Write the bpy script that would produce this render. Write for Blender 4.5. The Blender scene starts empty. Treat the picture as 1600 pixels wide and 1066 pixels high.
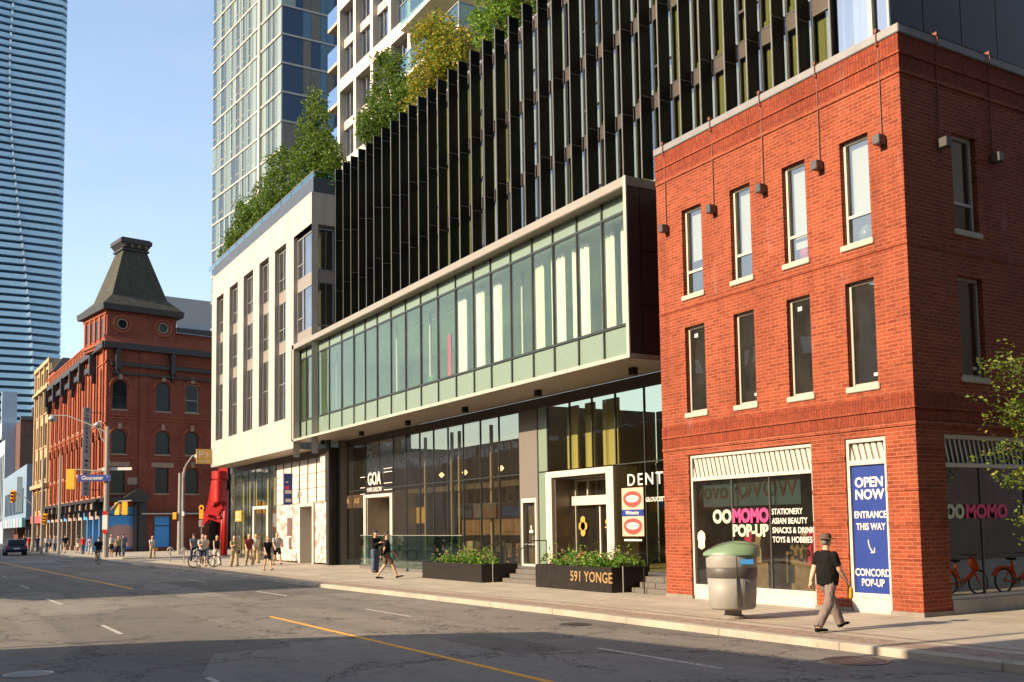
import bpy, bmesh, math, random
import numpy as np
from mathutils import Vector, Matrix, noise as mnoise
R = math.radians
sc = bpy.context.scene
col = sc.collection
# ---------------------------------------------------------------- camera
cam = bpy.data.cameras.new('camera'); co = bpy.data.objects.new('camera', cam); col.objects.link(co); sc.camera = co
cam.sensor_width = 36; cam.lens = 1558.07/1600*36; cam.shift_y = (701.54-533)/1600
cam.clip_start = .1; cam.clip_end = 5000
yaw, pitch, roll = R(30.6292), R(4.4146), R(-.8620)
Fv = Vector((math.sin(yaw)*math.cos(pitch), math.cos(yaw)*math.cos(pitch), math.sin(pitch)))
rv = Vector((math.cos(yaw), -math.sin(yaw), 0)); uv_ = rv.cross(Fv)
r2 = math.cos(roll)*rv+math.sin(roll)*uv_; u2 = -math.sin(roll)*rv+math.cos(roll)*uv_
M = Matrix((r2, u2, -Fv)).transposed().to_4x4(); M.translation = Vector((0, 0, 2.0)); co.matrix_world = M
# ---------------------------------------------------------------- light
SUNV = Vector((-1, .06, .488)).normalized()
w = bpy.data.worlds.new('World'); sc.world = w; w.use_nodes = True
nt = w.node_tree; nt.nodes.clear()
sky = nt.nodes.new('ShaderNodeTexSky'); sky.sky_type = 'NISHITA'; sky.sun_disc = False
sky.sun_elevation = R(26); sky.sun_rotation = math.atan2(SUNV.x, SUNV.y)
sky.air_density = 1.05; sky.dust_density = 1.6; sky.ozone_density = 1.2
bg = nt.nodes.new('ShaderNodeBackground'); bg.inputs[1].default_value = .15
wo = nt.nodes.new('ShaderNodeOutputWorld'); tc_ = nt.nodes.new('ShaderNodeTexCoord'); mp_ = nt.nodes.new('ShaderNodeMapping'); mp_.inputs[3].default_value = (.6, .6, 1.6); nt.links.new(tc_.outputs[0], mp_.inputs[0])
nz_ = nt.nodes.new('ShaderNodeTexNoise'); nz_.inputs['Scale'].default_value = 1.7; nz_.inputs['Detail'].default_value = 8; nz_.inputs['Roughness'].default_value = .62; nt.links.new(mp_.outputs[0], nz_.inputs[0])
rp_ = nt.nodes.new('ShaderNodeValToRGB'); rp_.color_ramp.elements[0].position = .30; rp_.color_ramp.elements[1].position = .80; rp_.color_ramp.elements[1].color = (.42, .42, .42, 1); nt.links.new(nz_.outputs[0], rp_.inputs[0])
mx_ = nt.nodes.new('ShaderNodeMix'); mx_.data_type = 'RGBA'; nt.links.new(rp_.outputs[0], mx_.inputs[0]); nt.links.new(sky.outputs[0], mx_.inputs[6]); mx_.inputs[7].default_value = (3.1, 3.55, 3.95, 1); nt.links.new(mx_.outputs[2], bg.inputs[0]); nt.links.new(bg.outputs[0], wo.inputs[0])
sl = bpy.data.lights.new('sun', 'SUN'); sl.energy = 5.0; sl.angle = R(.5); sl.color = (1, .80, .56)
so = bpy.data.objects.new('sun', sl); col.objects.link(so); so.rotation_euler = SUNV.to_track_quat('Z', 'Y').to_euler(); so.location = (0, 0, 60)
sc.view_settings.view_transform = 'Standard'; sc.view_settings.look = 'None'; sc.view_settings.gamma = 1
sc.view_settings.exposure = .98
try:
    sc.cycles.max_bounces = 8; sc.cycles.transparent_max_bounces = 16; sc.cycles.caustics_reflective = False; sc.cycles.caustics_refractive = False
    sc.cycles.sample_clamp_indirect = 6
except Exception: pass
# ---------------------------------------------------------------- materials
class N:
    def __init__(s, name):
        s.m = bpy.data.materials.new(name); s.m.use_nodes = True; s.t = s.m.node_tree; s.t.nodes.clear()
        s.out = s.t.nodes.new('ShaderNodeOutputMaterial')
    def n(s, typ, **k):
        x = s.t.nodes.new('ShaderNode'+typ)
        for a, b in k.items():
            if a.startswith('i'): s.put(x.inputs[int(a[1:])], b)
            else: setattr(x, a, b)
        return x
    def put(s, inp, v):
        if isinstance(v, bpy.types.NodeSocket): s.t.links.new(v, inp)
        elif isinstance(v, tuple) and len(v) == 3 and inp.type == 'RGBA': inp.default_value = (*v, 1)
        else: inp.default_value = v
    def math(s, op, a, b=0, c=0):
        x = s.n('Math', operation=op); s.put(x.inputs[0], a); s.put(x.inputs[1], b)
        if op in ('MULTIPLY_ADD', 'COMPARE'): s.put(x.inputs[2], c)
        return x.outputs[0]
    def mix(s, f, a, b, blend='MIX'):
        x = s.n('Mix', data_type='RGBA', blend_type=blend); s.put(x.inputs[0], f); s.put(x.inputs[6], a); s.put(x.inputs[7], b); return x.outputs[2]
    def ramp(s, f, stops):
        x = s.n('ValToRGB'); s.put(x.inputs[0], f); e = x.color_ramp.elements
        while len(e) < len(stops): e.new(.5)
        for i, (p, c) in enumerate(stops): e[i].position = p; e[i].color = (*c, 1) if isinstance(c, tuple) else (c, c, c, 1)
        return x.outputs[0]
    def pos(s): return s.n('NewGeometry').outputs[0]
    def noise(s, vec, scale, detail=4, rough=.55):
        x = s.n('TexNoise'); s.put(x.inputs['Vector'], vec); x.inputs['Scale'].default_value = scale; x.inputs['Detail'].default_value = detail; x.inputs['Roughness'].default_value = rough
        return x.outputs[0]
    def mapv(s, vec, scale=(1, 1, 1), rot=(0, 0, 0), loc=(0, 0, 0)):
        x = s.n('Mapping'); s.put(x.inputs[0], vec); x.inputs[1].default_value = loc; x.inputs[2].default_value = rot; x.inputs[3].default_value = scale; return x.outputs[0]
    def bump(s, h, st=.3, d=.02):
        x = s.n('Bump'); s.put(x.inputs['Height'], h); x.inputs['Strength'].default_value = st; x.inputs['Distance'].default_value = d; return x.outputs[0]
    def pbr(s, color, rough=.7, metal=0, bump=None, spec=None, emit=None):
        b = s.n('BsdfPrincipled'); s.put(b.inputs['Base Color'], color); s.put(b.inputs['Roughness'], rough); b.inputs['Metallic'].default_value = metal
        if bump is not None: s.put(b.inputs['Normal'], bump)
        if spec is not None: b.inputs['Specular IOR Level'].default_value = spec
        if emit: s.put(b.inputs['Emission Color'], emit[0]); b.inputs['Emission Strength'].default_value = emit[1]
        s.t.links.new(b.outputs[0], s.out.inputs[0]); return s.m
    def uvw(s):  # wall coordinates: (x+y, z)
        g = s.n('SeparateXYZ', i0=s.pos()); u = s.math('ADD', g.outputs[0], g.outputs[1])
        return u, g.outputs[2], s.n('CombineXYZ', i0=u, i1=g.outputs[2]).outputs[0]
def plain(name, c, rough=.6, metal=0, var=.25, scale=2.5, bump=.15, spec=None):
    k = N(name); p = k.pos(); a = k.noise(p, scale, 5, .65); b = k.noise(p, scale*9, 3)
    f = k.math('MULTIPLY_ADD', k.math('ADD', a, k.math('MULTIPLY', b, .5)), 1.4, -.55)
    d = tuple(x*(1-var) for x in c); l = tuple(min(.95, x*(1+var*.6)) for x in c)
    r_ = k.math('MULTIPLY_ADD', a, .25, rough-.12)
    return k.pbr(k.mix(f, d, l), r_, metal, k.bump(b, bump, .01) if bump else None, spec)
def brick(name, c1, c2, mortar, bw=.3, bh=.1, ms=.012, vert=False, dirt=.35, bumpd=.012):
    k = N(name); u, v, uvv = k.uvw()
    if vert: uvv = k.n('CombineXYZ', i0=v, i1=u).outputs[0]
    t = k.n('TexBrick'); k.put(t.inputs['Vector'], uvv); k.put(t.inputs['Color1'], c1); k.put(t.inputs['Color2'], c2); k.put(t.inputs['Mortar'], mortar)
    t.inputs['Scale'].default_value = 1; t.inputs['Mortar Size'].default_value = ms; t.inputs['Mortar Smooth'].default_value = .3; t.inputs['Bias'].default_value = 0
    t.inputs['Brick Width'].default_value = bw; t.inputs['Row Height'].default_value = bh
    if vert: t.offset = 0
    p = k.pos(); a = k.noise(p, .6, 5, .7); b = k.noise(p, 14, 4, .7)
    c = k.mix(k.math('MULTIPLY', k.ramp(k.noise(k.mapv(p, (1, 1, .12), loc=(3, 7, 0)), 1.8, 5, .7), [(.52, 0.), (.68, 1.)]), .32), t.outputs[0], tuple(x*.35 for x in c1)); c = k.mix(k.math('MULTIPLY', k.ramp(a, [(.42, 0.), (.62, 1.)]), dirt), c, tuple(x*.6 for x in c1))
    c = k.mix(k.math('MULTIPLY', k.ramp(b, [(.45, 0.), (.75, 1.)]), .5), c, tuple(min(1, x*1.35+.01) for x in c2))
    c = k.mix(k.math('MULTIPLY', k.ramp(k.noise(k.mapv(p, (1, 1, .25), loc=(9, 3, 1)), 1.3, 6, .75), [(.6, 0.), (.75, 1.)]), .35), c, tuple(min(1, x*.6+.25) for x in c1))
    h = k.math('SUBTRACT', k.math('MULTIPLY', b, .35), t.outputs[1])
    return k.pbr(c, .85, 0, k.bump(h, .8, bumpd), .25)
def glass(name, tint=(.7, .8, .75), base=.12, rough=.0, wav=.012, refl=(1, 1, 1), power=3.5, veil=0):
    k = N(name); lw = k.n('LayerWeight', i0=.5).outputs[1]
    f = k.math('MULTIPLY_ADD', k.math('POWER', lw, power), 1-base, base)
    tr = k.n('BsdfTransparent'); k.put(tr.inputs[0], tint)
    gl = k.n('BsdfGlossy'); k.put(gl.inputs[0], refl); gl.inputs['Roughness'].default_value = rough
    if wav:
        p = k.pos(); g = k.n('SeparateXYZ', i0=p); q = k.n('CombineXYZ', i0=k.math('ADD', g.outputs[0], g.outputs[1]), i1=k.math('MULTIPLY', g.outputs[2], .45)).outputs[0]
        k.put(gl.inputs['Normal'], k.bump(k.noise(q, .9, 1, .3), 1., wav))
    mx = k.n('MixShader'); k.put(mx.inputs[0], f); k.t.links.new(tr.outputs[0], mx.inputs[1]); k.t.links.new(gl.outputs[0], mx.inputs[2])
    if veil:
        df = k.n('BsdfDiffuse'); k.put(df.inputs[0], (.6, .56, .48)); m2 = k.n('MixShader'); p = k.pos(); k.put(m2.inputs[0], k.math('MULTIPLY', k.ramp(k.noise(k.mapv(p, (1, 1, .6)), 2.5, 6, .75), [(.35, .35), (.7, 1.)]), veil)); k.t.links.new(mx.outputs[0], m2.inputs[1]); k.t.links.new(df.outputs[0], m2.inputs[2]); mx = m2  # patchy pale diffuse veil, painted haze lifting panes that lack reflections
    k.t.links.new(mx.outputs[0], k.out.inputs[0]); return k.m
def leafmat(name, c1, c2, c3):
    k = N(name); oi = k.n('NewGeometry'); rnd = oi.outputs['Random Per Island']
    c = k.ramp(rnd, [(0, c1), (.55, c2), (1, c3)])
    b = k.n('BsdfPrincipled'); k.put(b.inputs['Base Color'], c); b.inputs['Roughness'].default_value = .5; b.inputs['Specular IOR Level'].default_value = .3
    t = k.n('BsdfTranslucent'); k.put(t.inputs[0], k.mix(.5, c, (.25, .3, .03)))
    mx = k.n('MixShader', i0=.4); k.t.links.new(b.outputs[0], mx.inputs[1]); k.t.links.new(t.outputs[0], mx.inputs[2]); k.t.links.new(mx.outputs[0], k.out.inputs[0]); return k.m
def rib(name, c, c2, period, axis='h', rough=.5):
    k = N(name); u, v, _ = k.uvw(); s = v if axis == 'h' else u
    f = k.math('FRACT', k.math('DIVIDE', s, period)); h = k.math('ABSOLUTE', k.math('SUBTRACT', f, .5))
    return k.pbr(k.mix(k.math('GREATER_THAN', h, .34), c, c2), rough, 0, k.bump(h, .8, .02))
mBRICK = brick('red_brick', (.165, .030, .012), (.27, .056, .022), (.36, .15, .085), .26, .086, .009)
mBRICKV = brick('soldier_brick', (.165, .029, .012), (.24, .046, .018), (.09, .022, .012), .24, .08, .008, True)
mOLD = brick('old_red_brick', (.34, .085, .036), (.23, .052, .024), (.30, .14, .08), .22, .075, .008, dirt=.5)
mOLDD = brick('shade_brick', (.23, .05, .028), (.16, .035, .02), (.24, .12, .09), .24, .08, .01, dirt=.5)  # darker copy of the old brick, shade put into the wing and tower colour
mDKBR = brick('dark_brown_brick', (.12, .055, .04), (.09, .04, .03), (.16, .10, .08), .24, .08, .01)
mGSTONE = plain('granite_dark', (.035, .03, .028), .28, 0, .35, 30, .05)
mSTONE = N('pale_limestone'); _k = mSTONE; _u, _v, _w = _k.uvw(); _p = _k.pos()
_st = _k.noise(_k.mapv(_p, (1.2, 1.2, .12)), 1.6, 5, .7)
_c = _k.mix(_k.math('MULTIPLY', _k.ramp(_st, [(.45, 0.), (.68, 1.)]), .35), (.40, .365, .32), (.25, .20, .155))
_jv = _k.math('LESS_THAN', _k.math('FRACT', _k.math('DIVIDE', _k.math('ADD', _v, .35), 2.05)), .012)
_c = _k.mix(_k.math('MULTIPLY', _jv, .85), _c, (.30, .25, .2))
mSTONE = _k.pbr(_c, .8, 0, _k.bump(_k.noise(_p, 25, 4), .15, .01), .3)
mSILL = plain('sill_stone', (.42, .36, .29), .75, 0, .12, 4)
mCOPE = plain('grey_coping_metal', (.22, .21, .20), .45, .3, .1)
mWHITE = plain('white_frame', (.50, .46, .40), .45, 0, .08, 3, 0)
mCREAM = plain('cream_metal', (.40, .36, .30), .5, 0, .1, 3, 0)
mALU = plain('aluminium', (.36, .345, .32), .38, .5, .1, 3, 0)
mALUD = plain('dark_aluminium', (.09, .085, .08), .4, .4, .15, 3, 0)
mBLACK = plain('black_metal', (.010, .011, .010), .33, .2, .3, 3, .02)
mFIN = plain('black_fin_panel', (.0035, .005, .0045), .5, 0, .3, 1.2, .02, .12)
mFINE = plain('fin_edge', (.17, .165, .15), .4, .4, .1, 3, 0)  # lighter than the fin: sunlit front edge put in the colour; joints share it
mMAROON = plain('maroon_metal_panel', (.065, .040, .042), .35, .2, .15, 2, 0)
mCHAR = plain('charcoal_panel', (.026, .028, .032), .35, .1, .15, .8, 0)
mBROWN = plain('brown_fascia', (.065, .048, .038), .45, .1, .15, 2, 0)
mSOFF = rib('soffit_slats', (.40, .33, .26), (.22, .18, .14), .12, 'v')
mTILE = plain('grey_stone_tile', (.15, .13, .11), .6, 0, .15, 7)
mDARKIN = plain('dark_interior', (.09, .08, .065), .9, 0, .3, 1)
mROOMIN = plain('room_wall', (.42, .52, .32), .9, 0, .2, .5)
mCURT = rib('white_curtain', (.74, .72, .66), (.60, .60, .54), .35, 'v', .9)
mCURTY = rib('cream_curtain', (.36, .33, .17), (.28, .26, .12), .45, 'v', .9)
mBLIND = plain('white_blind', (.72, .72, .68), .8, 0, .05, 2, 0)
mSPAND = plain('mint_spandrel', (.17, .225, .175), .25, 0, .05, 1, 0)
mSPANB = plain('brown_grille', (.055, .038, .028), .6, 0, .3, 30)
mG_BOX = glass('green_box_glass', (.78, .88, .78), .07, 0, .012, (.85, .97, .88), 3.6, veil=.05)
mG_SHOP = glass('shop_glass', (.66, .62, .48), .15, 0, .014, veil=.022)
mG_BRK = glass('brick_window_glass', (.62, .66, .62), .22, 0, .012, veil=.045)
mG_SIDE = glass('side_shop_glass', (.36, .36, .36), .36, 0, .003)
mG_YEL = glass('yellowish_glass', (.78, .78, .58), .10, 0, .01)
mG_TWR = glass('tower_glass', (.40, .48, .44), .42, .02, .01, (.86, .98, .95))
mG_FIN = glass('fin_window_glass', (.60, .66, .50), .22, 0, .01)
mG_RAIL = glass('rail_glass', (.55, .75, .68), .10, 0, .004)
mG_BLUE = glass('blue_tower_glass', (.10, .16, .24), .50, .03, .01, (.55, .75, .95))
mRED = plain('red_paint', (.42, .010, .008), .4, 0, .15, 3, .03)
mGOLD = plain('gold_sign', (.50, .30, .06), .45, .1, .1)
mBLUES = plain('blue_sign', (.008, .030, .20), .5, 0, .06, 2, 0)
mPINK = plain('pink_letters', (.60, .04, .16), .6, 0, .05, 2, 0)
mPALE = plain('pale_letters', (.42, .48, .34), .6, 0, .05, 2, 0)
mWLET = plain('white_letters', (.60, .57, .52), .6, 0, .04, 2, 0)
mGLET = plain('gold_letters', (.62, .40, .18), .35, .6, .1, 2, 0)
mYEL = plain('yellow_paint', (.85, .33, .02), .45, 0, .1, 3, 0)
mPOLE = plain('concrete_pole', (.28, .25, .21), .75, 0, .2, 6)
mTRASH = plain('grey_plastic', (.27, .255, .225), .55, 0, .12, 6, .05)
mTRASHD = plain('dark_band_plastic', (.085, .075, .065), .5, 0, .12, 6, .05)
mTRASHG = plain('green_plastic_lid', (.15, .23, .13), .45, 0, .1, 6, .04)
mBLUEB = plain('bright_blue_board', (.045, .27, .62), .6, 0, .1, 1.5, 0)
mSLATE = brick('slate_roof', (.040, .042, .034), (.075, .07, .05), (.015, .015, .014), .28, .16, .02, dirt=.4)
mDKTRIM = plain('dark_cornice_wood', (.022, .018, .018), .5, 0, .3, 4)
mOSTONE = plain('weathered_stone', (.28, .20, .14), .8, 0, .35, 3)
mCREAMB = plain('cream_facade', (.42, .29, .16), .8, 0, .25, 1)
mBARK = plain('bark', (.10, .07, .045), .9, 0, .4, 12)
mLEAF = leafmat('green_leaves', (.018, .055, .008), (.04, .11, .014), (.11, .20, .03))
mLEAFY = leafmat('yellowing_leaves', (.07, .13, .015), (.20, .24, .025), (.50, .28, .03))
mLEAFB = leafmat('bright_leaves', (.05, .13, .02), (.10, .24, .03), (.24, .34, .05))
mRUB = plain('rubber', (.012, .012, .012), .7, 0, .2)
mSOIL = plain('soil', (.05, .035, .025), .95)
# ---------------------------------------------------------------- geometry helpers
ORG = {}
class Frame:  # t along right, n outward, z up
    def __init__(s, o, right):
        s.o = Vector((*o, 0)) if len(o) == 2 else Vector(o); s.r = Vector((*right, 0)).normalized(); s.n = s.r.cross(Vector((0, 0, 1)))
    def p(s, t, n, z): return s.o+s.r*t+s.n*n+Vector((0, 0, z))
def FXf(x): return Frame((x, 0), (0, -1))   # facade facing -X, t = -y
def FYf(y): return Frame((0, y), (1, 0))    # facade facing -Y, t = x
class MB:
    def __init__(s, fr=None): s.v = []; s.f = []; s.m = []; s.g = []; s.fr = fr
    def P(s, a, b, c): return s.fr.p(a, b, c) if s.fr else Vector((a, b, c))
    def quad(s, pts, m=0, raw=False):
        s.g.append(len(s.f)); i = len(s.v); s.v += [Vector(p) if raw else s.P(*p) for p in pts]; s.f.append(list(range(i, i+len(pts)))); s.m.append(m)
    def box(s, a0, a1, b0, b1, c0, c1, m=0, skip=''):
        s.g.append(len(s.f)); i = len(s.v)
        s.v += [s.P(a, b, c) for c in (c0, c1) for b in (b0, b1) for a in (a0, a1)]
        fs = {'z': (0, 2, 3, 1), 'Z': (4, 5, 7, 6), 'b': (0, 1, 5, 4), 'B': (2, 6, 7, 3), 'a': (0, 4, 6, 2), 'A': (1, 3, 7, 5)}
        for k, q in fs.items():
            if k not in skip: s.f.append([i+j for j in q]); s.m.append(m)
    def prism(s, poly, c0, c1, m=0, top=None):  # poly in (a,b), extruded along c
        s.g.append(len(s.f)); n = len(poly); i = len(s.v); top = top or poly
        s.v += [s.P(a, b, c0) for a, b in poly]+[s.P(a, b, c1) for a, b in top]
        s.f.append([i+k for k in range(n)][::-1]); s.f.append([i+n+k for k in range(n)]); s.m += [m, m]
        for k in range(n): j = (k+1) % n; s.f.append([i+k, i+j, i+n+j, i+n+k]); s.m.append(m)
    def ext(s, poly, b0, b1, m=0):  # poly in (a,c), extruded along b
        s.g.append(len(s.f)); n = len(poly); i = len(s.v)
        s.v += [s.P(a, b0, c) for a, c in poly]+[s.P(a, b1, c) for a, c in poly]
        s.f.append([i+k for k in range(n)]); s.f.append([i+n+k for k in range(n)][::-1]); s.m += [m, m]
        for k in range(n): j = (k+1) % n; s.f.append([i+j, i+k, i+n+k, i+n+j]); s.m.append(m)
    def tube(s, p0, p1, r0, r1=None, n=8, m=0, cap=True, raw=False):
        s.g.append(len(s.f)); r1 = r0 if r1 is None else r1
        p0 = Vector(p0) if (raw or not s.fr) else s.P(*p0); p1 = Vector(p1) if (raw or not s.fr) else s.P(*p1)
        d = (p1-p0).normalized(); a = d.orthogonal().normalized(); b = d.cross(a); i = len(s.v)
        for p, r in ((p0, r0), (p1, r1)):
            for k in range(n): t = 2*math.pi*k/n; s.v.append(p+(a*math.cos(t)+b*math.sin(t))*r)
        for k in range(n): j = (k+1) % n; s.f.append([i+k, i+j, i+n+j, i+n+k]); s.m.append(m)
        if cap: s.f.append([i+k for k in range(n)][::-1]); s.f.append([i+n+k for k in range(n)]); s.m += [m, m]
    def path(s, pts, r, n=8, m=0):
        for a, b in zip(pts, pts[1:]): s.tube(a, b, r, r, n, m)
    def lathe(s, c, prof, n=24, m=0, ell=(1, 1), jit=None):
        i = len(s.v); c = Vector(c)
        for r, z in prof:
            for k in range(n):
                t = 2*math.pi*k/n; q = 1 if jit is None else jit(t, z)
                s.v.append(c+Vector((r*math.cos(t)*ell[0]*q, r*math.sin(t)*ell[1]*q, z)))
        for a in range(len(prof)-1):
            for k in range(n): j = (k+1) % n; s.f.append([i+a*n+k, i+a*n+j, i+a*n+n+j, i+a*n+n+k]); s.m.append(m)
        s.f.append([i+k for k in range(n)][::-1]); e = i+(len(prof)-1)*n; s.f.append([e+k for k in range(n)]); s.m += [m, m]
    def torus(s, c, R_, r_, ax=(0, 1, 0), n=24, k=6, m=0, a0=0, a1=2*math.pi):
        ax = Vector(ax).normalized(); a = ax.orthogonal().normalized(); b = ax.cross(a); c = Vector(c); i = len(s.v)
        for u in range(n):
            t = a0+(a1-a0)*u/n; d = a*math.cos(t)+b*math.sin(t)
            for q in range(k): h = 2*math.pi*q/k; s.v.append(c+d*(R_+r_*math.cos(h))+ax*r_*math.sin(h))
        for u in range(n):
            u2_ = (u+1) % n
            for q in range(k): q2 = (q+1) % k; s.f.append([i+u*k+q, i+u2_*k+q, i+u2_*k+q2, i+u*k+q2]); s.m.append(m)
    def each(s, name, mats, parent=None, per=1, **kw):  # one object per added piece
        g = s.g[::per]+[len(s.f)]
        for a, c in zip(g, g[1:]):
            q = MB(s.fr); ids = sorted({i for f in s.f[a:c] for i in f}); mp = {i: k for k, i in enumerate(ids)}
            q.v = [s.v[i] for i in ids]; q.f = [[mp[i] for i in f] for f in s.f[a:c]]; q.m = s.m[a:c]; q.build(name, mats, parent, **kw)
    def build(s, name, mats, parent=None, smooth=False, bevel=0, fix=True, **kw):
        o_ = ORG.get(parent.name, Vector((0, 0, 0))) if parent else Vector((0, 0, 0))
        me = bpy.data.meshes.new(name); me.from_pydata([tuple(v-o_) for v in s.v], [], s.f)
        for mt in (mats if isinstance(mats, (list, tuple)) else [mats]): me.materials.append(mt)
        me.polygons.foreach_set('material_index', s.m)
        if fix or bevel:
            b = bmesh.new(); b.from_mesh(me)
            if fix: bmesh.ops.recalc_face_normals(b, faces=b.faces)
            if bevel:
                bmesh.ops.remove_doubles(b, verts=b.verts, dist=1e-5)
                es = [e for e in b.edges if len(e.link_faces) == 2 and e.calc_face_angle(0) > .6]
                bmesh.ops.bevel(b, geom=es, offset=bevel, segments=2, affect='EDGES', clamp_overlap=True)
            b.to_mesh(me); b.free()
        if smooth: me.polygons.foreach_set('use_smooth', [True]*len(me.polygons))
        o = bpy.data.objects.new(name, me); col.objects.link(o); ORG[o.name] = o_.copy()
        if parent: o.parent = parent
        return tag(o, **kw)
def tag(o, label=None, cat=None, group=None, kind=None):
    if label: o['label'] = label
    if cat: o['category'] = cat
    if group: o['group'] = group
    if kind: o['kind'] = kind
    return o
def thing(name, loc, label, cat, group=None):
    o = bpy.data.objects.new(name, None); col.objects.link(o); o.location = loc; o.empty_display_size = .2
    ORG[o.name] = Vector(loc); return tag(o, label, cat, group)
def struct(name, mb, mat, **k): return mb.build(name, mat, None, kind='structure', **k)
def wall(mb, t0, t1, z0, z1, holes, depth=.2, n=0, m=0, mr=None, arch=True):
    """wall face at n with openings (t0,t1,z0,z1[,arch]); reveals go back by depth"""
    mr = m if mr is None else mr
    ts = sorted({t0, t1, *[h[0] for h in holes], *[h[1] for h in holes]}); zs = sorted({z0, z1, *[h[2] for h in holes], *[h[3] for h in holes]})
    ts = [t for t in ts if t0 <= t <= t1]; zs = [z for z in zs if z0 <= z <= z1]
    for a, b in zip(ts, ts[1:]):
        run = None
        for c, d in zip(zs, zs[1:]):
            mt, mz = (a+b)/2, (c+d)/2; hole = any(h[0] < mt < h[1] and h[2] < mz < h[3] for h in holes)
            if not hole: run = [c, d] if run is None else [run[0], d]
            if hole and run: mb.quad([(a, n, run[0]), (b, n, run[0]), (b, n, run[1]), (a, n, run[1])], m); run = None
        if run: mb.quad([(a, n, run[0]), (b, n, run[0]), (b, n, run[1]), (a, n, run[1])], m)
    for h in holes:
        a, b, c, d = h[:4]; q = n-depth; rad = (b-a)/2 if len(h) > 4 and h[4] else 0
        if c > z0+1e-6: mb.quad([(a, n, c), (b, n, c), (b, q, c), (a, q, c)], mr)
        mb.quad([(a, n, c), (a, q, c), (a, q, d-rad), (a, n, d-rad)], mr)
        mb.quad([(b, n, c), (b, n, d-rad), (b, q, d-rad), (b, q, c)], mr)
        if rad:
            cx = (a+b)/2; S = 10; pts = [(cx-rad*math.cos(math.pi*k/S), d-rad+rad*math.sin(math.pi*k/S)) for k in range(S+1)]
            L = [(a, d)]+[p for p in pts if p[0] <= cx+1e-6][::-1]; R_ = [(b, d)]+[p for p in pts if p[0] >= cx-1e-6]
            for poly in (L, R_):
                mb.quad([(x, n, z) for x, z in poly], m)
            for p, p2 in zip(pts, pts[1:]): mb.quad([(p[0], n, p[1]), (p2[0], n, p2[1]), (p2[0], q, p2[1]), (p[0], q, p[1])], mr)
        elif d < z1-1e-6 or True: mb.quad([(a, n, d), (a, q, d), (b, q, d), (b, n, d)], mr)
def frame_rect(mb, t0, t1, z0, z1, n0, n1, w_, m=0, wt=None, wb=None):
    wt = w_ if wt is None else wt; wb = w_ if wb is None else wb
    mb.box(t0, t0+w_, n0, n1, z0, z1, m); mb.box(t1-w_, t1, n0, n1, z0, z1, m)
    mb.box(t0+w_, t1-w_, n0, n1, z1-wt, z1, m); mb.box(t0+w_, t1-w_, n0, n1, z0, z0+wb, m)
def text(s, size, fr, t, z, n, mat, parent, name='lettering', bold=0., depth=.01, align='CENTER', sx=1., shear=0, sp=1.):
    cu = bpy.data.curves.new(name, 'FONT'); cu.body = s; cu.size = size; cu.extrude = depth; cu.offset = bold; cu.align_x = align; cu.align_y = 'CENTER'; cu.shear = shear; cu.space_character = sp; cu.resolution_u = 3; cu.space_line = 1.0
    ob = bpy.data.objects.new('tmp', cu); col.objects.link(ob); dg = bpy.context.evaluated_depsgraph_get(); me = bpy.data.meshes.new_from_object(ob.evaluated_get(dg)); bpy.data.objects.remove(ob); me.name = name
    o_ = ORG.get(parent.name, Vector((0, 0, 0))) if parent else Vector((0, 0, 0))
    M = Matrix((fr.r*sx, Vector((0, 0, 1)), fr.n)).transposed().to_4x4(); M.translation = fr.p(t, n, z)-o_; me.transform(M)
    me.materials.clear(); me.materials.append(mat); o = bpy.data.objects.new(name, me); col.objects.link(o); ORG[o.name] = o_.copy()
    if parent: o.parent = parent
    return o
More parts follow.
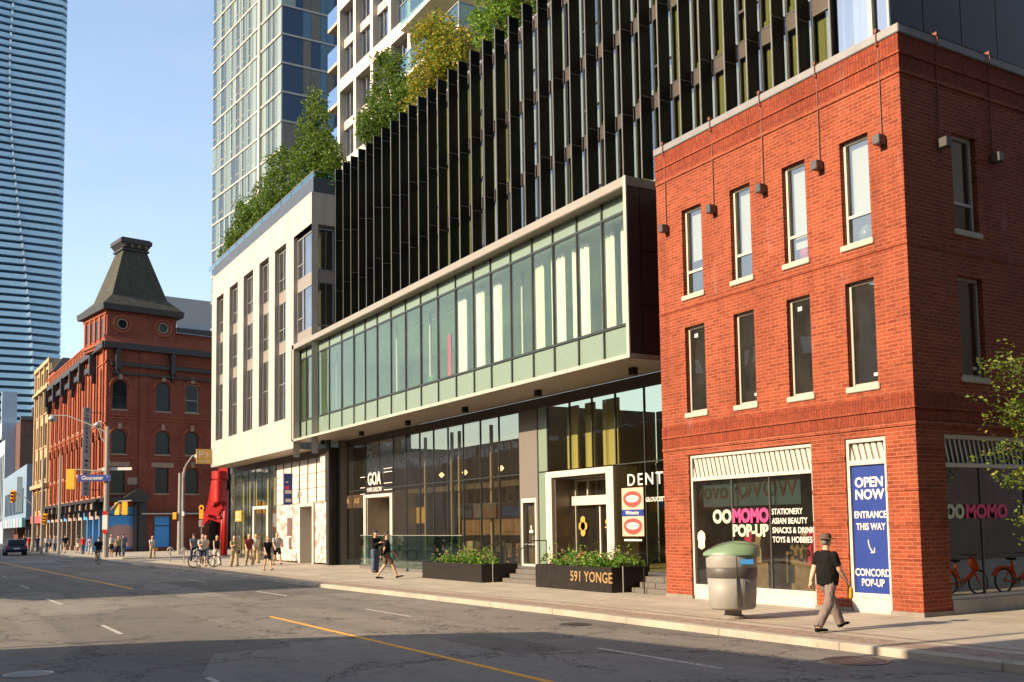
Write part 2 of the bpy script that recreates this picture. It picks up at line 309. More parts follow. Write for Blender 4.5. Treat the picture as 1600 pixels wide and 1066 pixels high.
# ================================================================ GROUND
def asphalt():
    k = N('asphalt'); p = k.pos(); g = k.n('SeparateXYZ', i0=p)
    big = k.noise(p, .18, 5, .6); fine = k.noise(p, 55, 3, .8); mid = k.noise(p, 2.2, 5, .7); sp = k.noise(p, 22, 2, .9)
    c = k.ramp(big, [(.3, (.135, .116, .096)), (.5, (.18, .155, .126)), (.72, (.225, .193, .156))])
    st = k.noise(k.mapv(p, (1.3, .05, 1)), 1., 4, .6)
    c = k.mix(k.math('MULTIPLY', k.ramp(st, [(.42, 0.), (.6, 1.)]), .4), c, (.075, .07, .066))
    # repaired patches with straight edges
    v = k.n('TexVoronoi', feature='F1', distance='CHEBYCHEV'); k.put(v.inputs['Vector'], k.mapv(p, (.28, .09, 1))); v.inputs['Scale'].default_value = 1; v.inputs['Randomness'].default_value = .8
    pv = k.n('SeparateColor', i0=v.outputs['Color']).outputs[0]
    c = k.mix(k.math('MULTIPLY', k.math('GREATER_THAN', pv, .70), .55), c, (.25, .225, .19))
    c = k.mix(k.math('MULTIPLY', k.math('LESS_THAN', pv, .22), .55), c, (.07, .062, .055))
    c = k.mix(k.math('MULTIPLY', k.ramp(fine, [(.35, 0.), (.7, 1.)]), .6), c, (.24, .225, .205))
    c = k.mix(k.ramp(sp, [(.55, 0.), (.75, .6)]), c, (.03, .028, .027))
    c = k.mix(k.ramp(mid, [(.3, .35), (.5, 0.)]), c, (.06, .056, .052))
    # cracks
    wv = k.n('VectorMath', operation='ADD'); k.put(wv.inputs[0], p); k.put(wv.inputs[1], k.n('VectorMath', operation='SCALE', i0=k.n('TexNoise', i0=p).outputs[1], i3=1.1).outputs[0])
    cr = k.n('TexVoronoi', feature='DISTANCE_TO_EDGE'); k.put(cr.inputs['Vector'], wv.outputs[0]); cr.inputs['Scale'].default_value = .36
    crm = k.math('MULTIPLY', k.math('LESS_THAN', cr.outputs[0], k.math('MULTIPLY', sp, .030)), k.math('GREATER_THAN', k.noise(p, .33, 2), .43))
    c = k.mix(k.math('MULTIPLY', crm, .7), c, (.03, .027, .024))
    h = k.math('SUBTRACT', k.math('ADD', fine, k.math('MULTIPLY', sp, .8)), k.math('MULTIPLY', crm, 1.5))
    return k.pbr(c, .88, 0, k.bump(h, .55, .012), .3)
def concrete(name, c, joints=1.5, dark=.6):
    k = N(name); p = k.pos(); g = k.n('SeparateXYZ', i0=p); a = k.noise(p, .7, 5, .7); b = k.noise(p, 18, 4, .7)
    cc = k.mix(k.ramp(a, [(.35, 0.), (.7, 1.)]), tuple(x*.66 for x in c), c)
    cc = k.mix(k.math('MULTIPLY', k.ramp(b, [(.45, 0.), (.8, 1.)]), .4), cc, tuple(x*dark for x in c))
    cc = k.mix(k.ramp(k.noise(p, 4.5, 3, .8), [(.66, 0.), (.72, .5)]), cc, tuple(x*.35 for x in c))
    cc = k.mix(k.math('MULTIPLY', k.ramp(k.noise(k.mapv(p, (2.2, .7, 1), loc=(4, 0, 0)), .8, 5, .75), [(.55, 0.), (.7, 1.)]), .35), cc, tuple(x*.5 for x in c))
    if joints:
        j1 = k.math('LESS_THAN', k.math('FRACT', k.math('DIVIDE', g.outputs[0], joints)), .02); j2 = k.math('LESS_THAN', k.math('FRACT', k.math('DIVIDE', g.outputs[1], joints)), .014)
        cc = k.mix(k.math('MULTIPLY', k.math('MAXIMUM', j1, j2), .7), cc, tuple(x*.35 for x in c))
    return k.pbr(cc, .85, 0, k.bump(b, .3, .008), .3)
mASPH = asphalt(); mSIDE = concrete('sidewalk_concrete', (.46, .395, .305), 1.55); mKERB = concrete('kerb_concrete', (.43, .375, .30), 2.9)
k = N('brick_paver'); p = k.pos(); t = k.n('TexBrick'); k.put(t.inputs['Vector'], p)
for a_, b_ in (('Color1', (.20, .115, .08)), ('Color2', (.33, .22, .16)), ('Mortar', (.10, .08, .065))): k.put(t.inputs[a_], b_)
t.inputs['Scale'].default_value = 1; t.inputs['Brick Width'].default_value = .22; t.inputs['Row Height'].default_value = .11; t.inputs['Mortar Size'].default_value = .012
mPAVE = k.pbr(k.mix(.3, t.outputs[0], k.ramp(k.noise(p, 5, 4), [(.3, (.2, .14, .1)), (.7, (.5, .42, .34))])), .85, 0, k.bump(k.noise(p, 30), .3, .01))
k = N('worn_yellow_paint'); p = k.pos(); mLINE = k.pbr(k.mix(k.ramp(k.noise(p, 9, 6, .8), [(.52, 0.), (.64, 1.)]), (.78, .36, .035), (.16, .13, .10)), .7, 0, k.bump(k.noise(p, 40), .4, .006))
k = N('worn_white_paint'); p = k.pos(); mWLINE = k.pbr(k.mix(k.ramp(k.noise(p, 8, 6, .8), [(.48, 0.), (.62, 1.)]), (.48, .46, .42), (.14, .13, .12)), .7)
b = MB(); S_ = 2200; b.quad([(-S_, -S_, -.13), (S_, -S_, -.13), (S_, S_, -.13), (-S_, S_, -.13)]); struct('road', b, mASPH)
K1 = [(13.1, -60), (13.1, 20), (12.9, 27), (12.6, 34), (12.4, 42), (12.15, 52), (11.7, 60), (11.4, 65), (11.6, 68), (12.6, 70), (14.5, 71.2), (18, 71.6), (70, 71.6)]
K2 = [(70, 81.8), (17, 81.8), (13.5, 82.4), (11.9, 84), (11.3, 87), (10.9, 95), (10.2, 112), (9.2, 140), (6.2, 240), (-3, 420)]
def offs(P_, d):
    out = []
    for i, q in enumerate(P_):
        a = Vector(P_[max(i-1, 0)]); c = Vector(P_[min(i+1, len(P_)-1)]); t_ = (c-a).normalized(); out.append((q[0]+t_.y*d, q[1]-t_.x*d))
    return out
def pave(K, close, nm, xin):
    I = offs(K, .26 if nm == 0 else .26)
    b = MB(); b.quad([(x, y, -.004) for x, y in I]+[(x, y, -.004) for x, y in close]); struct('sidewalk', b, mSIDE, fix=False)
    b = MB()
    for i in range(len(K)-1):
        o0, o1, i0, i1 = K[i], K[i+1], I[i], I[i+1]
        b.quad([(*o0, -.13), (*o1, -.13), (*o1, -.02), (*o0, -.02)]); e0 = (o0[0]*.9+i0[0]*.1, o0[1]*.9+i0[1]*.1); e1 = (o1[0]*.9+i1[0]*.1, o1[1]*.9+i1[1]*.1)
        b.quad([(*o0, -.02), (*o1, -.02), (*e1, 0), (*e0, 0)]); b.quad([(*e0, 0), (*e1, 0), (*i1, 0), (*i0, 0)])
    struct('kerb', b, mKERB, fix=False)
pave(K1, [(70, -60)], 0, 0)
pave(K2, [(70, 420)], 1, 0)
A_, B_ = offs(K1[:8], .28), offs(K1[:8], .92); b = MB()
for i in range(7): b.quad([(*A_[i], .0), (*A_[i+1], .0), (*B_[i+1], .0), (*B_[i], .0)])
for c in (1.5, 1.62): pass
struct('paver_strip', b, mPAVE, fix=False)
b = MB()
for i in range(7):
    C_, D_ = offs(K1[:8], 1.25), offs(K1[:8], 1.37); b.quad([(*C_[i], .0), (*C_[i+1], .0), (*D_[i+1], .0), (*D_[i], .0)])
struct('paver_strip', b, mPAVE, fix=False)
b = MB(); b.box(-40, -.2, -60, 400, -.12, 0); struct('west_sidewalk', b, mSIDE)
z = -.126
def strip(pts, w_, mat, nm):
    b = MB()
    for (x0, y0), (x1, y1) in zip(pts, pts[1:]):
        d = Vector((x1-x0, y1-y0)).normalized(); nx, ny = d.y*w_/2, -d.x*w_/2
        b.quad([(x0-nx, y0-ny, z), (x1-nx, y1-ny, z), (x1+nx, y1+ny, z), (x0+nx, y0+ny, z)])
    struct(nm, b, mat, fix=False)
strip([(7.43, 2), (7.43, 24.3)], .13, mLINE, 'yellow_line')
strip([(6.85, 39.5), (6.0, 62), (4.5, 100), (2.6, 150), (-2, 300)], .16, mLINE, 'yellow_line')
for x, ys in ((3.65, [(22.3, 24.7), (32.5, 35.8), (43, 45.5), (54, 57), (12.2, 14.9)]), (10.15, [(31.5, 34.5), (22, 24.8), (11.2, 14.3), (42, 45)])):
    for y0, y1 in ys: strip([(x, y0), (x+(-.02 if y1 < 30 else -.1), y1)], .1, mWLINE, 'lane_dash')
for y0 in (69.5, 82.5): strip([(1.5, y0), (10.9, y0)], .45, mWLINE, 'crosswalk_line')
for y0 in (72.3, 80.6): pass
strip([(12.4, 72.2), (12.2, 80.8)], .3, mWLINE, 'crosswalk_line'); strip([(15.2, 72.4), (15.0, 81)], .3, mWLINE, 'crosswalk_line')
for i, (x, y, r_) in enumerate([(12.1, 17.9, .36), (1.45, 16.9, .36), (12.3, 10.6, .5)]):
    b = MB(); b.lathe((x, y, 0), [(r_, -.13), (r_, -.118), (r_*.93, -.116), (r_*.9, -.122), (.02, -.122)], 28)
    for q in range(-3, 4):
        hw = math.sqrt(max(.01, (r_*.85)**2-(q*r_*.22)**2)); b.box(x-hw, x+hw, y+q*r_*.22-.02, y+q*r_*.22+.02, -.122, -.117)
    b.build('manhole_cover', mALUD if i != 1 else mALU, None, label=['rusty round iron cover in the road near the kerb before the planters', 'pale round manhole cover at the lower left edge of the road', 'iron drain cover beside the kerb below the brick corner'][i], cat='manhole cover')
# ================================================================ BRICK CORNER BUILDING
X0, YS, YN, ZT = 17.756, 13.50, 21.72, 12.62
FW = FXf(X0); FS = FYf(YS)
BB = thing('brick_building', (X0, YS, 0), 'three-storey red brick corner building with blue-panelled shop at street level', 'building')
W3 = [(14.385, 15.175), (16.215, 16.95), (18.04, 18.77), (19.87, 20.66)]
h3 = [(-b, -a, 8.17, 10.56) for a, b in W3]; h2 = [(-b, -a, 4.96, 7.31) for a, b in W3]
shop = (-20.66, -16.35, .0, 3.83); door = (-15.37, -14.27, .0, 3.82)
BZ = [(4.07, 4.66, 'v'), (11.66, 12.42, 'v')]
side = [(19.41, 20.27, 8.37, 10.57), (19.41, 20.27, 5.1, 7.34), (18.68, 26.0, .0, 3.83), (23.07, 23.93, 8.37, 10.57), (23.07, 23.93, 5.1, 7.34)]
b = MB(FW); wall(b, -YN, -YS, 0, 4.07, [shop, door], .16); wall(b, -YN, -YS, 4.66, 11.66, h3+h2, .16)
b.fr = FS; wall(b, X0, 34, 0, 4.07, [side[2]], .2); wall(b, X0, 34, 4.66, 11.66, [side[0], side[1], side[3], side[4]], .2)
b.fr = None; b.quad([(X0, YN, 0), (34, YN, 0), (34, YN, 12.4), (X0, YN, 12.4)]); b.quad([(34, YS, 0), (34, YN, 0), (34, YN, 12.4), (34, YS, 12.4)]); b.quad([(X0, YS, 12.4), (34, YS, 12.4), (34, YN, 12.4), (X0, YN, 12.4)])
b.build('wall', mBRICK, BB)
b = MB()  # soldier bands, each slightly proud, with thin ledges
for z0, z1, pr_ in ((4.07, 4.34, .012), (4.38, 4.66, .028), (11.66, 11.98, .02), (12.03, 12.42, .03)):
    b.box(X0-pr_, X0+.2, YS-pr_, YN, z0, z1); b.box(X0+.2, 34, YS-pr_, YS+.2, z0, z1)
b.build('soldier_course', mBRICKV, BB)
b = MB()
for z0, z1, pr_ in ((4.34, 4.38, .045), (3.98, 4.07, .035), (11.98, 12.03, .05), (11.56, 11.66, .03), (7.83, 7.88, .022)):
    b.box(X0-pr_, X0+.1, YS-pr_, YN-.003, z0, z1); b.box(X0+.1, 34, YS-pr_, YS+.1, z0, z1)
b.build('string_course', mBRICK, BB)
b = MB()  # brick piers' rusticated courses
for a, c in ((13.5, 14.27), (15.37, 16.35), (20.66, YN)):
    for q in range(5): z0 = .45+q*.72; b.box(X0-.018, X0+.05, a-(.018 if a == 13.5 else -.003), c-.003, z0, z0+.1)
for q in range(5): z0 = .45+q*.72; b.box(X0+.05, 18.68-.003, YS-.018, YS+.05, z0, z0+.1)
b.each('pier_course', mBRICK, BB)
b = MB(); b.box(X0-.07, X0+.35, YS-.07, YN+.02, 12.42, 12.62); b.box(X0+.35, 34, YS-.07, YS+.35, 12.42, 12.62); b.build('coping', mCOPE, BB, bevel=.015)
b = MB(); b.box(X0-.03, X0+.3, 13.47, 14.3, -.02, .09); b.box(X0-.03, X0+.3, 15.34, 16.38, -.02, .09); b.box(X0-.03, X0+.3, 20.63, YN, -.02, .09); b.box(X0+.3, 18.7, 13.47, 13.7, -.02, .09); b.each('plinth', concrete('plinth_concrete', (.28, .24, .2), 0), BB)
def brickwin(fr, t0, t1, z0, z1, kind, i=0):
    f = MB(fr); d = -.16; frame_rect(f, t0, t1, z0, z1, d-.03, d+.03, .065, 0, .07, .07)
    if kind == 'top': f.box(t0+.065, t1-.065, d-.03, d+.025, z0+.62, z0+.69)
    o = f.build('window', mWHITE if kind != 'mid' else mCREAM, BB, bevel=.006)
    g = MB(fr); g.quad([(t0+.03, d-.012, z0), (t1-.03, d-.012, z0), (t1-.03, d-.012, z1), (t0+.03, d-.012, z1)]); g.build('pane', mG_BRK, o, fix=False)
    s = MB(fr); s.box(t0-.06, t1+.06, d, .05, z0-.13, z0+.0); s.build('sill', mSILL, o, bevel=.012)
    q = MB(fr); n1 = -1.4  # room
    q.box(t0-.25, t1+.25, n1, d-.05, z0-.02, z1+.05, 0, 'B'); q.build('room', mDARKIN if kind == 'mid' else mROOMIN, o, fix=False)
    if kind == 'top':
        rnd = random.Random(i); zb = z0+.62+rnd.choice([-.25, .1, .12, .35]); q = MB(fr); q.quad([(t0+.1, d-.14, zb), (t1-.07, d-.14, zb), (t1-.07, d-.14, z1-.05), (t0+.1, d-.14, z1-.05)]); q.build('blind', mBLIND, o, fix=False)
        q = MB(fr); x = t0+.3
        if i in (2, 3): q.lathe(fr.p(x, d-.3, z0+.05), [(.02, 0), (.16, .08), (.19, .25), (.12, .4), (.03, .46)], 10, 0); q.build('cushion', mPINK if i == 2 else mSPAND, o, smooth=True)
    else:
        q = MB(fr); x = t1-.24 if i % 2 else t0+.2; q.box(x, x+.13, d-.02, d-.008, z0+.2 if i % 2 else z1-.3, z0+.27 if i % 2 else z1-.2); q.build('sticker', mWLET, o)
    return o
for i, (a, c) in enumerate(W3): brickwin(FW, -c, -a, 8.17, 10.56, 'top', 3-i); brickwin(FW, -c, -a, 4.96, 7.31, 'mid', i+1)
for i, s_ in enumerate((0, 3)): brickwin(FS, *side[s_], 'top', 5+i); brickwin(FS, *side[s_+1], 'mid', 5+i)
# wall lights with conduits
def walllight(fr, t, zb):
    q = MB(fr); q.box(t-.09, t+.09, .02, .25, zb-.02, zb+.19); o = q.build('wall_light', mALUD, BB, bevel=.01)
    q = MB(fr); q.path([(t-.01, .03, zb+.19), (t-.01, .03, 12.3), (t-.01, .09, 12.34), (t-.01, .09, 12.68), (t-.01, -.1, 12.7)], .014, 6); q.box(t-.05, t+.03, -.02, .11, 12.62, 12.7); q.build('conduit', plain('painted_conduit', (.15, .038, .02), .6) if 'painted_conduit' not in bpy.data.materials else bpy.data.materials['painted_conduit'], o)
for y in (21.28, 19.33, 17.52, 15.72, 13.98): walllight(FW, -y, 10.12)
for x in (18.98, 20.85): walllight(FS, x, 10.1)
# shop windows
mLOUV = rib('corrugated_louvre', (.62, .55, .48), (.34, .29, .25), .10, 'v', .55)
mLOUD = plain('louvre_valley', (.21, .185, .155), .7)  # dark valley colour stands in for the shade between slats
def slats(q, a, c, z0, z1, pitch=.165, tilt=.24):  # slats slanted to imitate diagonal shadow and moire stripes
    q.quad([(a, -.15, z0), (c, -.15, z0), (c, -.15, z1), (a, -.15, z1)], 1); h_ = z1-z0; t = a-.01
    while t < c+tilt*h_:
        p = [(t, z0), (t+pitch*.55, z0), (t+pitch*.55-tilt*h_, z1), (t-tilt*h_, z1)]
        # clip the slanted slat to the opening by sampling along its height
        zs_ = [z0+h_*k_/6 for k_ in range(7)]
        for za, zb in zip(zs_, zs_[1:]):
            xa, xb = t-tilt*(za-z0), t-tilt*(zb-z0); l0, l1, r0, r1 = max(a, xa), max(a, xb), min(c, xa+pitch*.55), min(c, xb+pitch*.55)
            if r0 > l0 and r1 > l1: q.quad([(l0, -.10, za), (r0, -.125, za), (r1, -.125, zb), (l1, -.10, zb)])
        t += pitch
def shopwin(fr, t0, t1, z0, zt, muls, gm, nm='shop_window', lz=3.17):
    f = MB(fr); frame_rect(f, t0, t1, z0, zt, -.16, -.06, .07, 0, .1, .3); f.box(t0+.07, t1-.07, -.16, -.055, lz-.05, lz+.04); f.box(t0+.07, t1-.07, -.16, -.05, z0+.3, z0+.38)
    o = f.build(nm, mWHITE, BB, bevel=.008)
    q = MB(fr)
    for t in muls: q.box(t-.02, t+.02, -.15, -.10, z0+.36, lz-.04)
    if muls: q.each('mullion', mALUD, o)
    q = MB(fr)
    n_ = 12
    for k_ in range(0):
        a = t0+.07+k_*.085; q.quad([(a, -.13, lz+.04), (a+.05, -.085, lz+.04), (a+.05+.05, -.085, zt-.1), (a+.05, -.13, zt-.1)]) if 0 else q.quad([(a, -.135, lz+.04), (a+.043, -.09, lz+.04), (a+.043, -.09, zt-.1), (a, -.135, zt-.1)]); q.quad([(a+.043, -.09, lz+.04), (a+.085, -.135, lz+.04), (a+.085, -.135, zt-.1), (a+.043, -.09, zt-.1)])
    slats(q, t0+.07, t1-.07, lz+.04, zt-.1); q.build('louvre', [mCREAM, mLOUD], o, fix=False)
    q = MB(fr); q.quad([(t0+.05, -.125, z0+.36), (t1-.05, -.125, z0+.36), (t1-.05, -.125, lz-.04), (t0+.05, -.125, lz-.04)]); q.build('pane', gm, o, fix=False)
    return o
sw = shopwin(FW, shop[0], shop[1], 0, 3.83, (-19.15, -17.83), mG_SHOP)
# interior of the shop: floor, walls, shelves
mSHIN = plain('shop_interior', (.24, .16, .09), .8, 0, .5, 2)
mSHELF = plain('shelf_goods', (.25, .2, .12), .7, 0, .9, 5)
q = MB(); q.quad([(17.95, 13.75, .1), (26, 13.75, .1), (26, 21.3, .1), (17.95, 21.3, .1)]); q.quad([(17.95, 13.75, 3.9), (26, 13.75, 3.9), (26, 21.3, 3.9), (17.95, 21.3, 3.9)])
q.quad([(26, 13.75, .1), (26, 21.3, .1), (26, 21.3, 3.9), (26, 13.75, 3.9)]); q.quad([(17.95, 21.3, .1), (26, 21.3, .1), (26, 21.3, 3.9), (17.95, 21.3, 3.9)]); q.build('shop_room', mSHIN, BB, fix=False)
q = MB(); rnd = random.Random(3)
for x in (19.2, 21, 23.2):
    for y in (15.2, 17.2, 19.3):
        q.box(x, x+.5, y, y+1.3, .12, .9+rnd.random()*.7, 0)
        for j in range(5): q.box(x-.02+.1*j, x+.1+.1*j, y+.1+rnd.random()*.9, y+.3+rnd.random()*.9, .9, 1.5+rnd.random()*.3, rnd.choice([0, 1, 2]))
q.build('shelf_display', [mSHELF, mCREAM, mPINK], BB)
q = MB(FW); q.box(-20.45, -17.0, -.32, -.30, 2.42, 3.12); q.build('window_banner', plain('teal_banner', (.03, .09, .15), .7, 0, .3, .7, 0), sw)
mBROL = plain('brown_letters', (.03, .022, .015), .6)
text('WOVO  ovov', .62, FW, -18.9, 2.82, -.29, mBROL, sw, 'banner_lettering', .006, .004, sx=-1.0)
q = MB(FW); q.path([(-19.0+.22*math.sin(a), -.285, 2.8+.2*math.cos(a)) for a in (0, .9, 1.6, 3.14, 4.7, 5.4, 6.28)], .018, 5); q.build('banner_emblem', mBROL, sw)
text('OO', .46, FW, -19.52, 2.14, -.10, mPALE, sw, bold=.022, sx=.92); text('MOMO', .46, FW, -18.5, 2.15, -.10, mPINK, sw, bold=.022, sx=.86)
text('POP-UP', .40, FW, -18.52, 1.78, -.10, mPALE, sw, bold=.018, sx=.92)
for i, s in enumerate(['STATIONERY', 'ASIAN BEAUTY', 'SNACKS & DRINKS', 'TOYS & HOBBIES']): text(s, .20, FW, -17.76, 2.24-i*.225, -.10, mWLET, sw, bold=.0025, align='LEFT', sx=.84)
q = MB(FW); q.box(-19.35, -18.5, -.20, -.17, 1.05, 1.5) if 0 else q.box(-18.95, -18.45, -.2, -.18, 1.05, 1.5); q.build('poster', plain('pale_poster', (.45, .5, .38), .7, 0, .3, 8), sw)
q = MB(FW)  # small generic sticker decal in cream and pink
q.lathe(FW.p(-20.35, -.1, 1.5), [(.02, -.2), (.13, -.15), (.12, 0), (.15, .08), (.14, .22), (.03, .3)], 12, 0, (.12, 1)); q.build('sticker', plain('cream_sticker', (.75, .6, .45), .6, 0, .5, 9), sw)
# narrow blue panelled bay
f = MB(FW); frame_rect(f, door[0], door[1], 0, 3.82, -.16, -.04, .08, 0, .1, .32); f.box(door[0]+.08, door[1]-.08, -.16, -.035, 3.22, 3.33); f.box(door[0]+.08, door[1]-.08, -.16, -.03, .32, .42); dw = f.build('shop_window', mWHITE, BB, bevel=.008, label='narrow bay filled with a blue poster')
q = MB(FW)
slats(q, door[0]+.08, door[1]-.08, 3.33, 3.72)
for k_ in range(0): a = 0; q.quad([(a, -.13, 3.33), (a+.043, -.09, 3.33), (a+.043, -.09, 3.72), (a, -.13, 3.72)]); q.quad([(a+.043, -.09, 3.33), (a+.0855, -.13, 3.33), (a+.0855, -.13, 3.72), (a+.043, -.09, 3.72)])
q.build('louvre', [mCREAM, mLOUD], dw, fix=False)
q = MB(FW); q.box(door[0]+.08, door[1]-.08, -.12, -.10, .42, 3.22); q.build('blue_poster', mBLUES, dw)
tc = (door[0]+door[1])/2
for s, sz, z_ in (('OPEN', .30, 2.83), ('NOW', .30, 2.56), ('ENTRANCE', .21, 2.12), ('THIS WAY', .21, 1.86), ('CONCORD', .225, .86), ('POP-UP', .225, .64)): text(s, sz, FW, tc, z_, -.095, mWLET, dw, bold=.009 if sz > .25 else .004, sx=.98 if sz > .25 else .80)
q = MB(FW); pts = [(tc-.08+.17*(1-math.cos(a)), -.09, 1.58-.28*math.sin(a)) for a in [i*.25 for i in range(7)]]; q.path(pts, .014, 6); e = pts[-1]; q.path([(e[0]-.1, -.09, e[2]+.0), e, (e[0]+.0, -.09, e[2]+.11)], .014, 6); q.build('arrow', mWLET, dw)
# side shop front
ss = shopwin(FS, 18.68, 26.0, 0, 3.83, (19.98, 21.6, 23.3), mG_SIDE)
q = MB(FS); q.box(18.7, 25.9, -.16, .02, .0, .30); q.build('bulkhead', concrete('bulkhead_render', (.42, .39, .36), 0), ss)
text('OO', .40, FS, 19.05, 2.15, -.10, mPALE, ss, bold=.02, sx=.95); text('MOMO', .40, FS, 20.15, 2.15, -.10, mPINK, ss, bold=.016, sx=1.15); text('POP-UP', .40, FS, 22.2, 2.13, -.10, mPALE, ss, bold=.018, sx=1.1)
q = MB(FS); q.box(18.9, 25.8, -.5, -.48, 1.2, 2.9); q.build('window_banner', plain('blue_banner', (.03, .06, .16), .7, 0, .4, .5, 0), ss)
# ================================================================ FINNED BUILDING with projecting glass box
FB = thing('finned_building', (20.3, 37, 0), 'long mid-rise clad in black vertical fins over a projecting green glass box', 'building')
FB0 = FXf(0)
YR, YL = 23.14, 54.3; ZB, ZTB = 6.88, 12.36
# box frame
b = MB(); b.box(17.756, 20.6, YR, YL, ZTB-.30, ZTB); b.build('box_roof_frame', plain('taupe_frame_metal', (.27, .24, .20), .45, .1, .1, 2, 0), FB, bevel=.02)
b = MB(); b.box(17.756, 20.25, YR, YL, ZB, ZB+.13); b.build('box_sill_frame', mCREAM, FB, bevel=.01)
b = MB(); b.box(17.80, 20.22, YR+.02, YL-.02, ZB-.015, ZB); b.build('soffit', mSOFF, FB)
b = MB(); b.box(17.756, 17.86, YR, YR+.12, ZB+.13, ZTB-.3); b.box(17.86, 18.27, YR+.02, YR+.12, ZB+.131, ZTB-.3); b.build('box_end_frame', mMAROON, FB)
b = MB(); b.box(17.75, 17.80, YR-.006, YR+.13, ZB, ZTB); b.build('box_edge_trim', mCREAM, FB)
b = MB()
for i, (z0, z1) in enumerate(((6.95, 8.5), (8.53, 10.13), (10.16, 12.05))):
    for x0, x1 in ((18.30, 19.5), (19.53, 21.5)): b.box(x0, x1, YR+.03, YR+.1, z0, z1)
b.each('end_panel', mMAROON, FB); b = MB(); b.box(18.28, 21.5, YR+.06, YR+.16, 6.9, 12.06); b.build('end_backing', mBLACK, FB)
b = MB(); b.box(17.756, 18.35, YL-.16, YL, ZB+.13, ZTB-.3); b.build('box_far_frame', plain('shaded_frame', (.24, .25, .27), .4, .1, .1), FB)  # blue-grey shade of the inner face put into the frame colour
mull = [23.3, 24.98, 26.38, 27.82, 29.16, 30.64, 32.14, 33.5, 35.0, 36.6, 38.25, 39.8, 41.4, 43.0, 44.5, 45.95, 47.6, 49.4, 51.1, 53.0, 54.14]
GX = 18.2; zl, zu = 8.03, 11.5
mMUL = plain('dark_mullion', (.045, .05, .045), .4, .3, .1)
b = MB(); b.box(GX-.03, GX+.1, YR+.1, YL-.1, zl-.04, zl+.04); b.box(GX-.03, GX+.1, YR+.1, YL-.1, zu-.04, zu+.04); b.build('transom', mMUL, FB)
rnd = random.Random(5)
curt = {1: .62, 2: .8, 3: .75, 4: .55, 5: .0, 6: .8, 7: .75, 8: .7, 0: .9}
for i in range(20):
    a, c = mull[i], mull[i+1]
    f = MB(); f.box(GX-.035, GX+.1, a-.03, a+.03, ZB+.13, ZTB-.3)
    o = f.build('window', mMUL, FB)
    g = MB(); g.quad([(GX+rnd.uniform(0, .012), a, zl), (GX+rnd.uniform(0, .012), c, zl), (GX+rnd.uniform(0, .012), c, zu), (GX+rnd.uniform(0, .012), a, zu)]); g.build('pane', mG_BOX, o, fix=False)
    g = MB(); g.quad([(GX+.02, a, ZB+.13), (GX+.02, c, ZB+.13), (GX+.02, c, zl), (GX+.02, a, zl)]); g.quad([(GX+.02, a, zu), (GX+.02, c, zu), (GX+.02, c, ZTB-.3), (GX+.02, a, ZTB-.3)]); g.each('spandrel', mSPAND, o, fix=False)
    f_ = curt.get(i, 0)
    if f_:
        y0 = a+.1; y1 = a+(c-a)*f_; n_ = 14; pts = [(GX+.55+.05*math.sin(j*1.9), y0+(y1-y0)*j/n_) for j in range(n_+1)]
        g = MB()
        for p_, q_ in zip(pts, pts[1:]): g.quad([(*p_, zl+.02), (*q_, zl+.02), (*q_, zu-.1), (*p_, zu-.1)])
        g.build('curtain', mCURT, o, fix=False)
b = MB()  # room behind the box
b.quad([(18.35, YR+.2, zl-.1), (24.5, YR+.2, zl-.1), (24.5, YL, zl-.1), (18.35, YL, zl-.1)]); b.quad([(18.35, YR+.2, zu+.05), (24.5, YR+.2, zu+.05), (24.5, YL, zu+.05), (18.35, YL, zu+.05)])
b.quad([(24.5, YR+.2, zl-.1), (24.5, YL, zl-.1), (24.5, YL, zu+.05), (24.5, YR+.2, zu+.05)]); b.quad([(18.35, YL-.2, zl-.1), (24.5, YL-.2, zl-.1), (24.5, YL-.2, zu+.05), (18.35, YL-.2, zu+.05)]); b.quad([(18.35, YR+.2, zl-.1), (24.5, YR+.2, zl-.1), (24.5, YR+.2, zu+.05), (18.35, YR+.2, zu+.05)])
b.build('gallery_room', mROOMIN, FB, fix=False)
b = MB()
for y in (25.5, 28, 31.5, 35.7, 39.4, 43, 47, 51): b.box(19.2, 19.28, y, y+.1, zl, zu)
b.each('inner_post', mWHITE, FB)
for y in (34.2, 37.0, 40.4):
    b = MB(); b.box(19.3, 19.4, y-2.0, y+.9, zu-.30, zu-.22); b.build('ceiling_light', plain('ceiling_light_strip', (.85, .83, .75), .5, 0, .05), FB)
b = MB(); b.box(19.3, 19.36, 37.6, 37.9, zl, zl+2.2); b.build('red_drape', mRED, FB)
b = MB()
for q in range(14): a = rnd.random()*6.3; b.quad([(18.9, 39.2, zl), (18.9+.3*math.cos(a), 39.2+.35*math.sin(a), zl+.5), (18.9+.2*math.cos(a+.3), 39.2+.4*math.sin(a+.3), zl+.65)])
b.build('indoor_plant', mLEAFB, FB, fix=False)
b = MB(); b.box(19.2, 19.9, 35.0, 36.3, zl+.6, zl+.66); b.tube((19.2, 36.0, zl), (19.2, 35.6, zl+1.4), .04); b.build('easel', mWHITE, FB)
# downlights under the soffit
for y in (24.6, 30.2, 35.8, 41.4, 47.0, 52.6):
    b = MB(); b.box(18.9, 19.1, y-.12, y+.12, ZB-.24, ZB-.01); b.build('soffit_light', mBLACK, FB, bevel=.01)
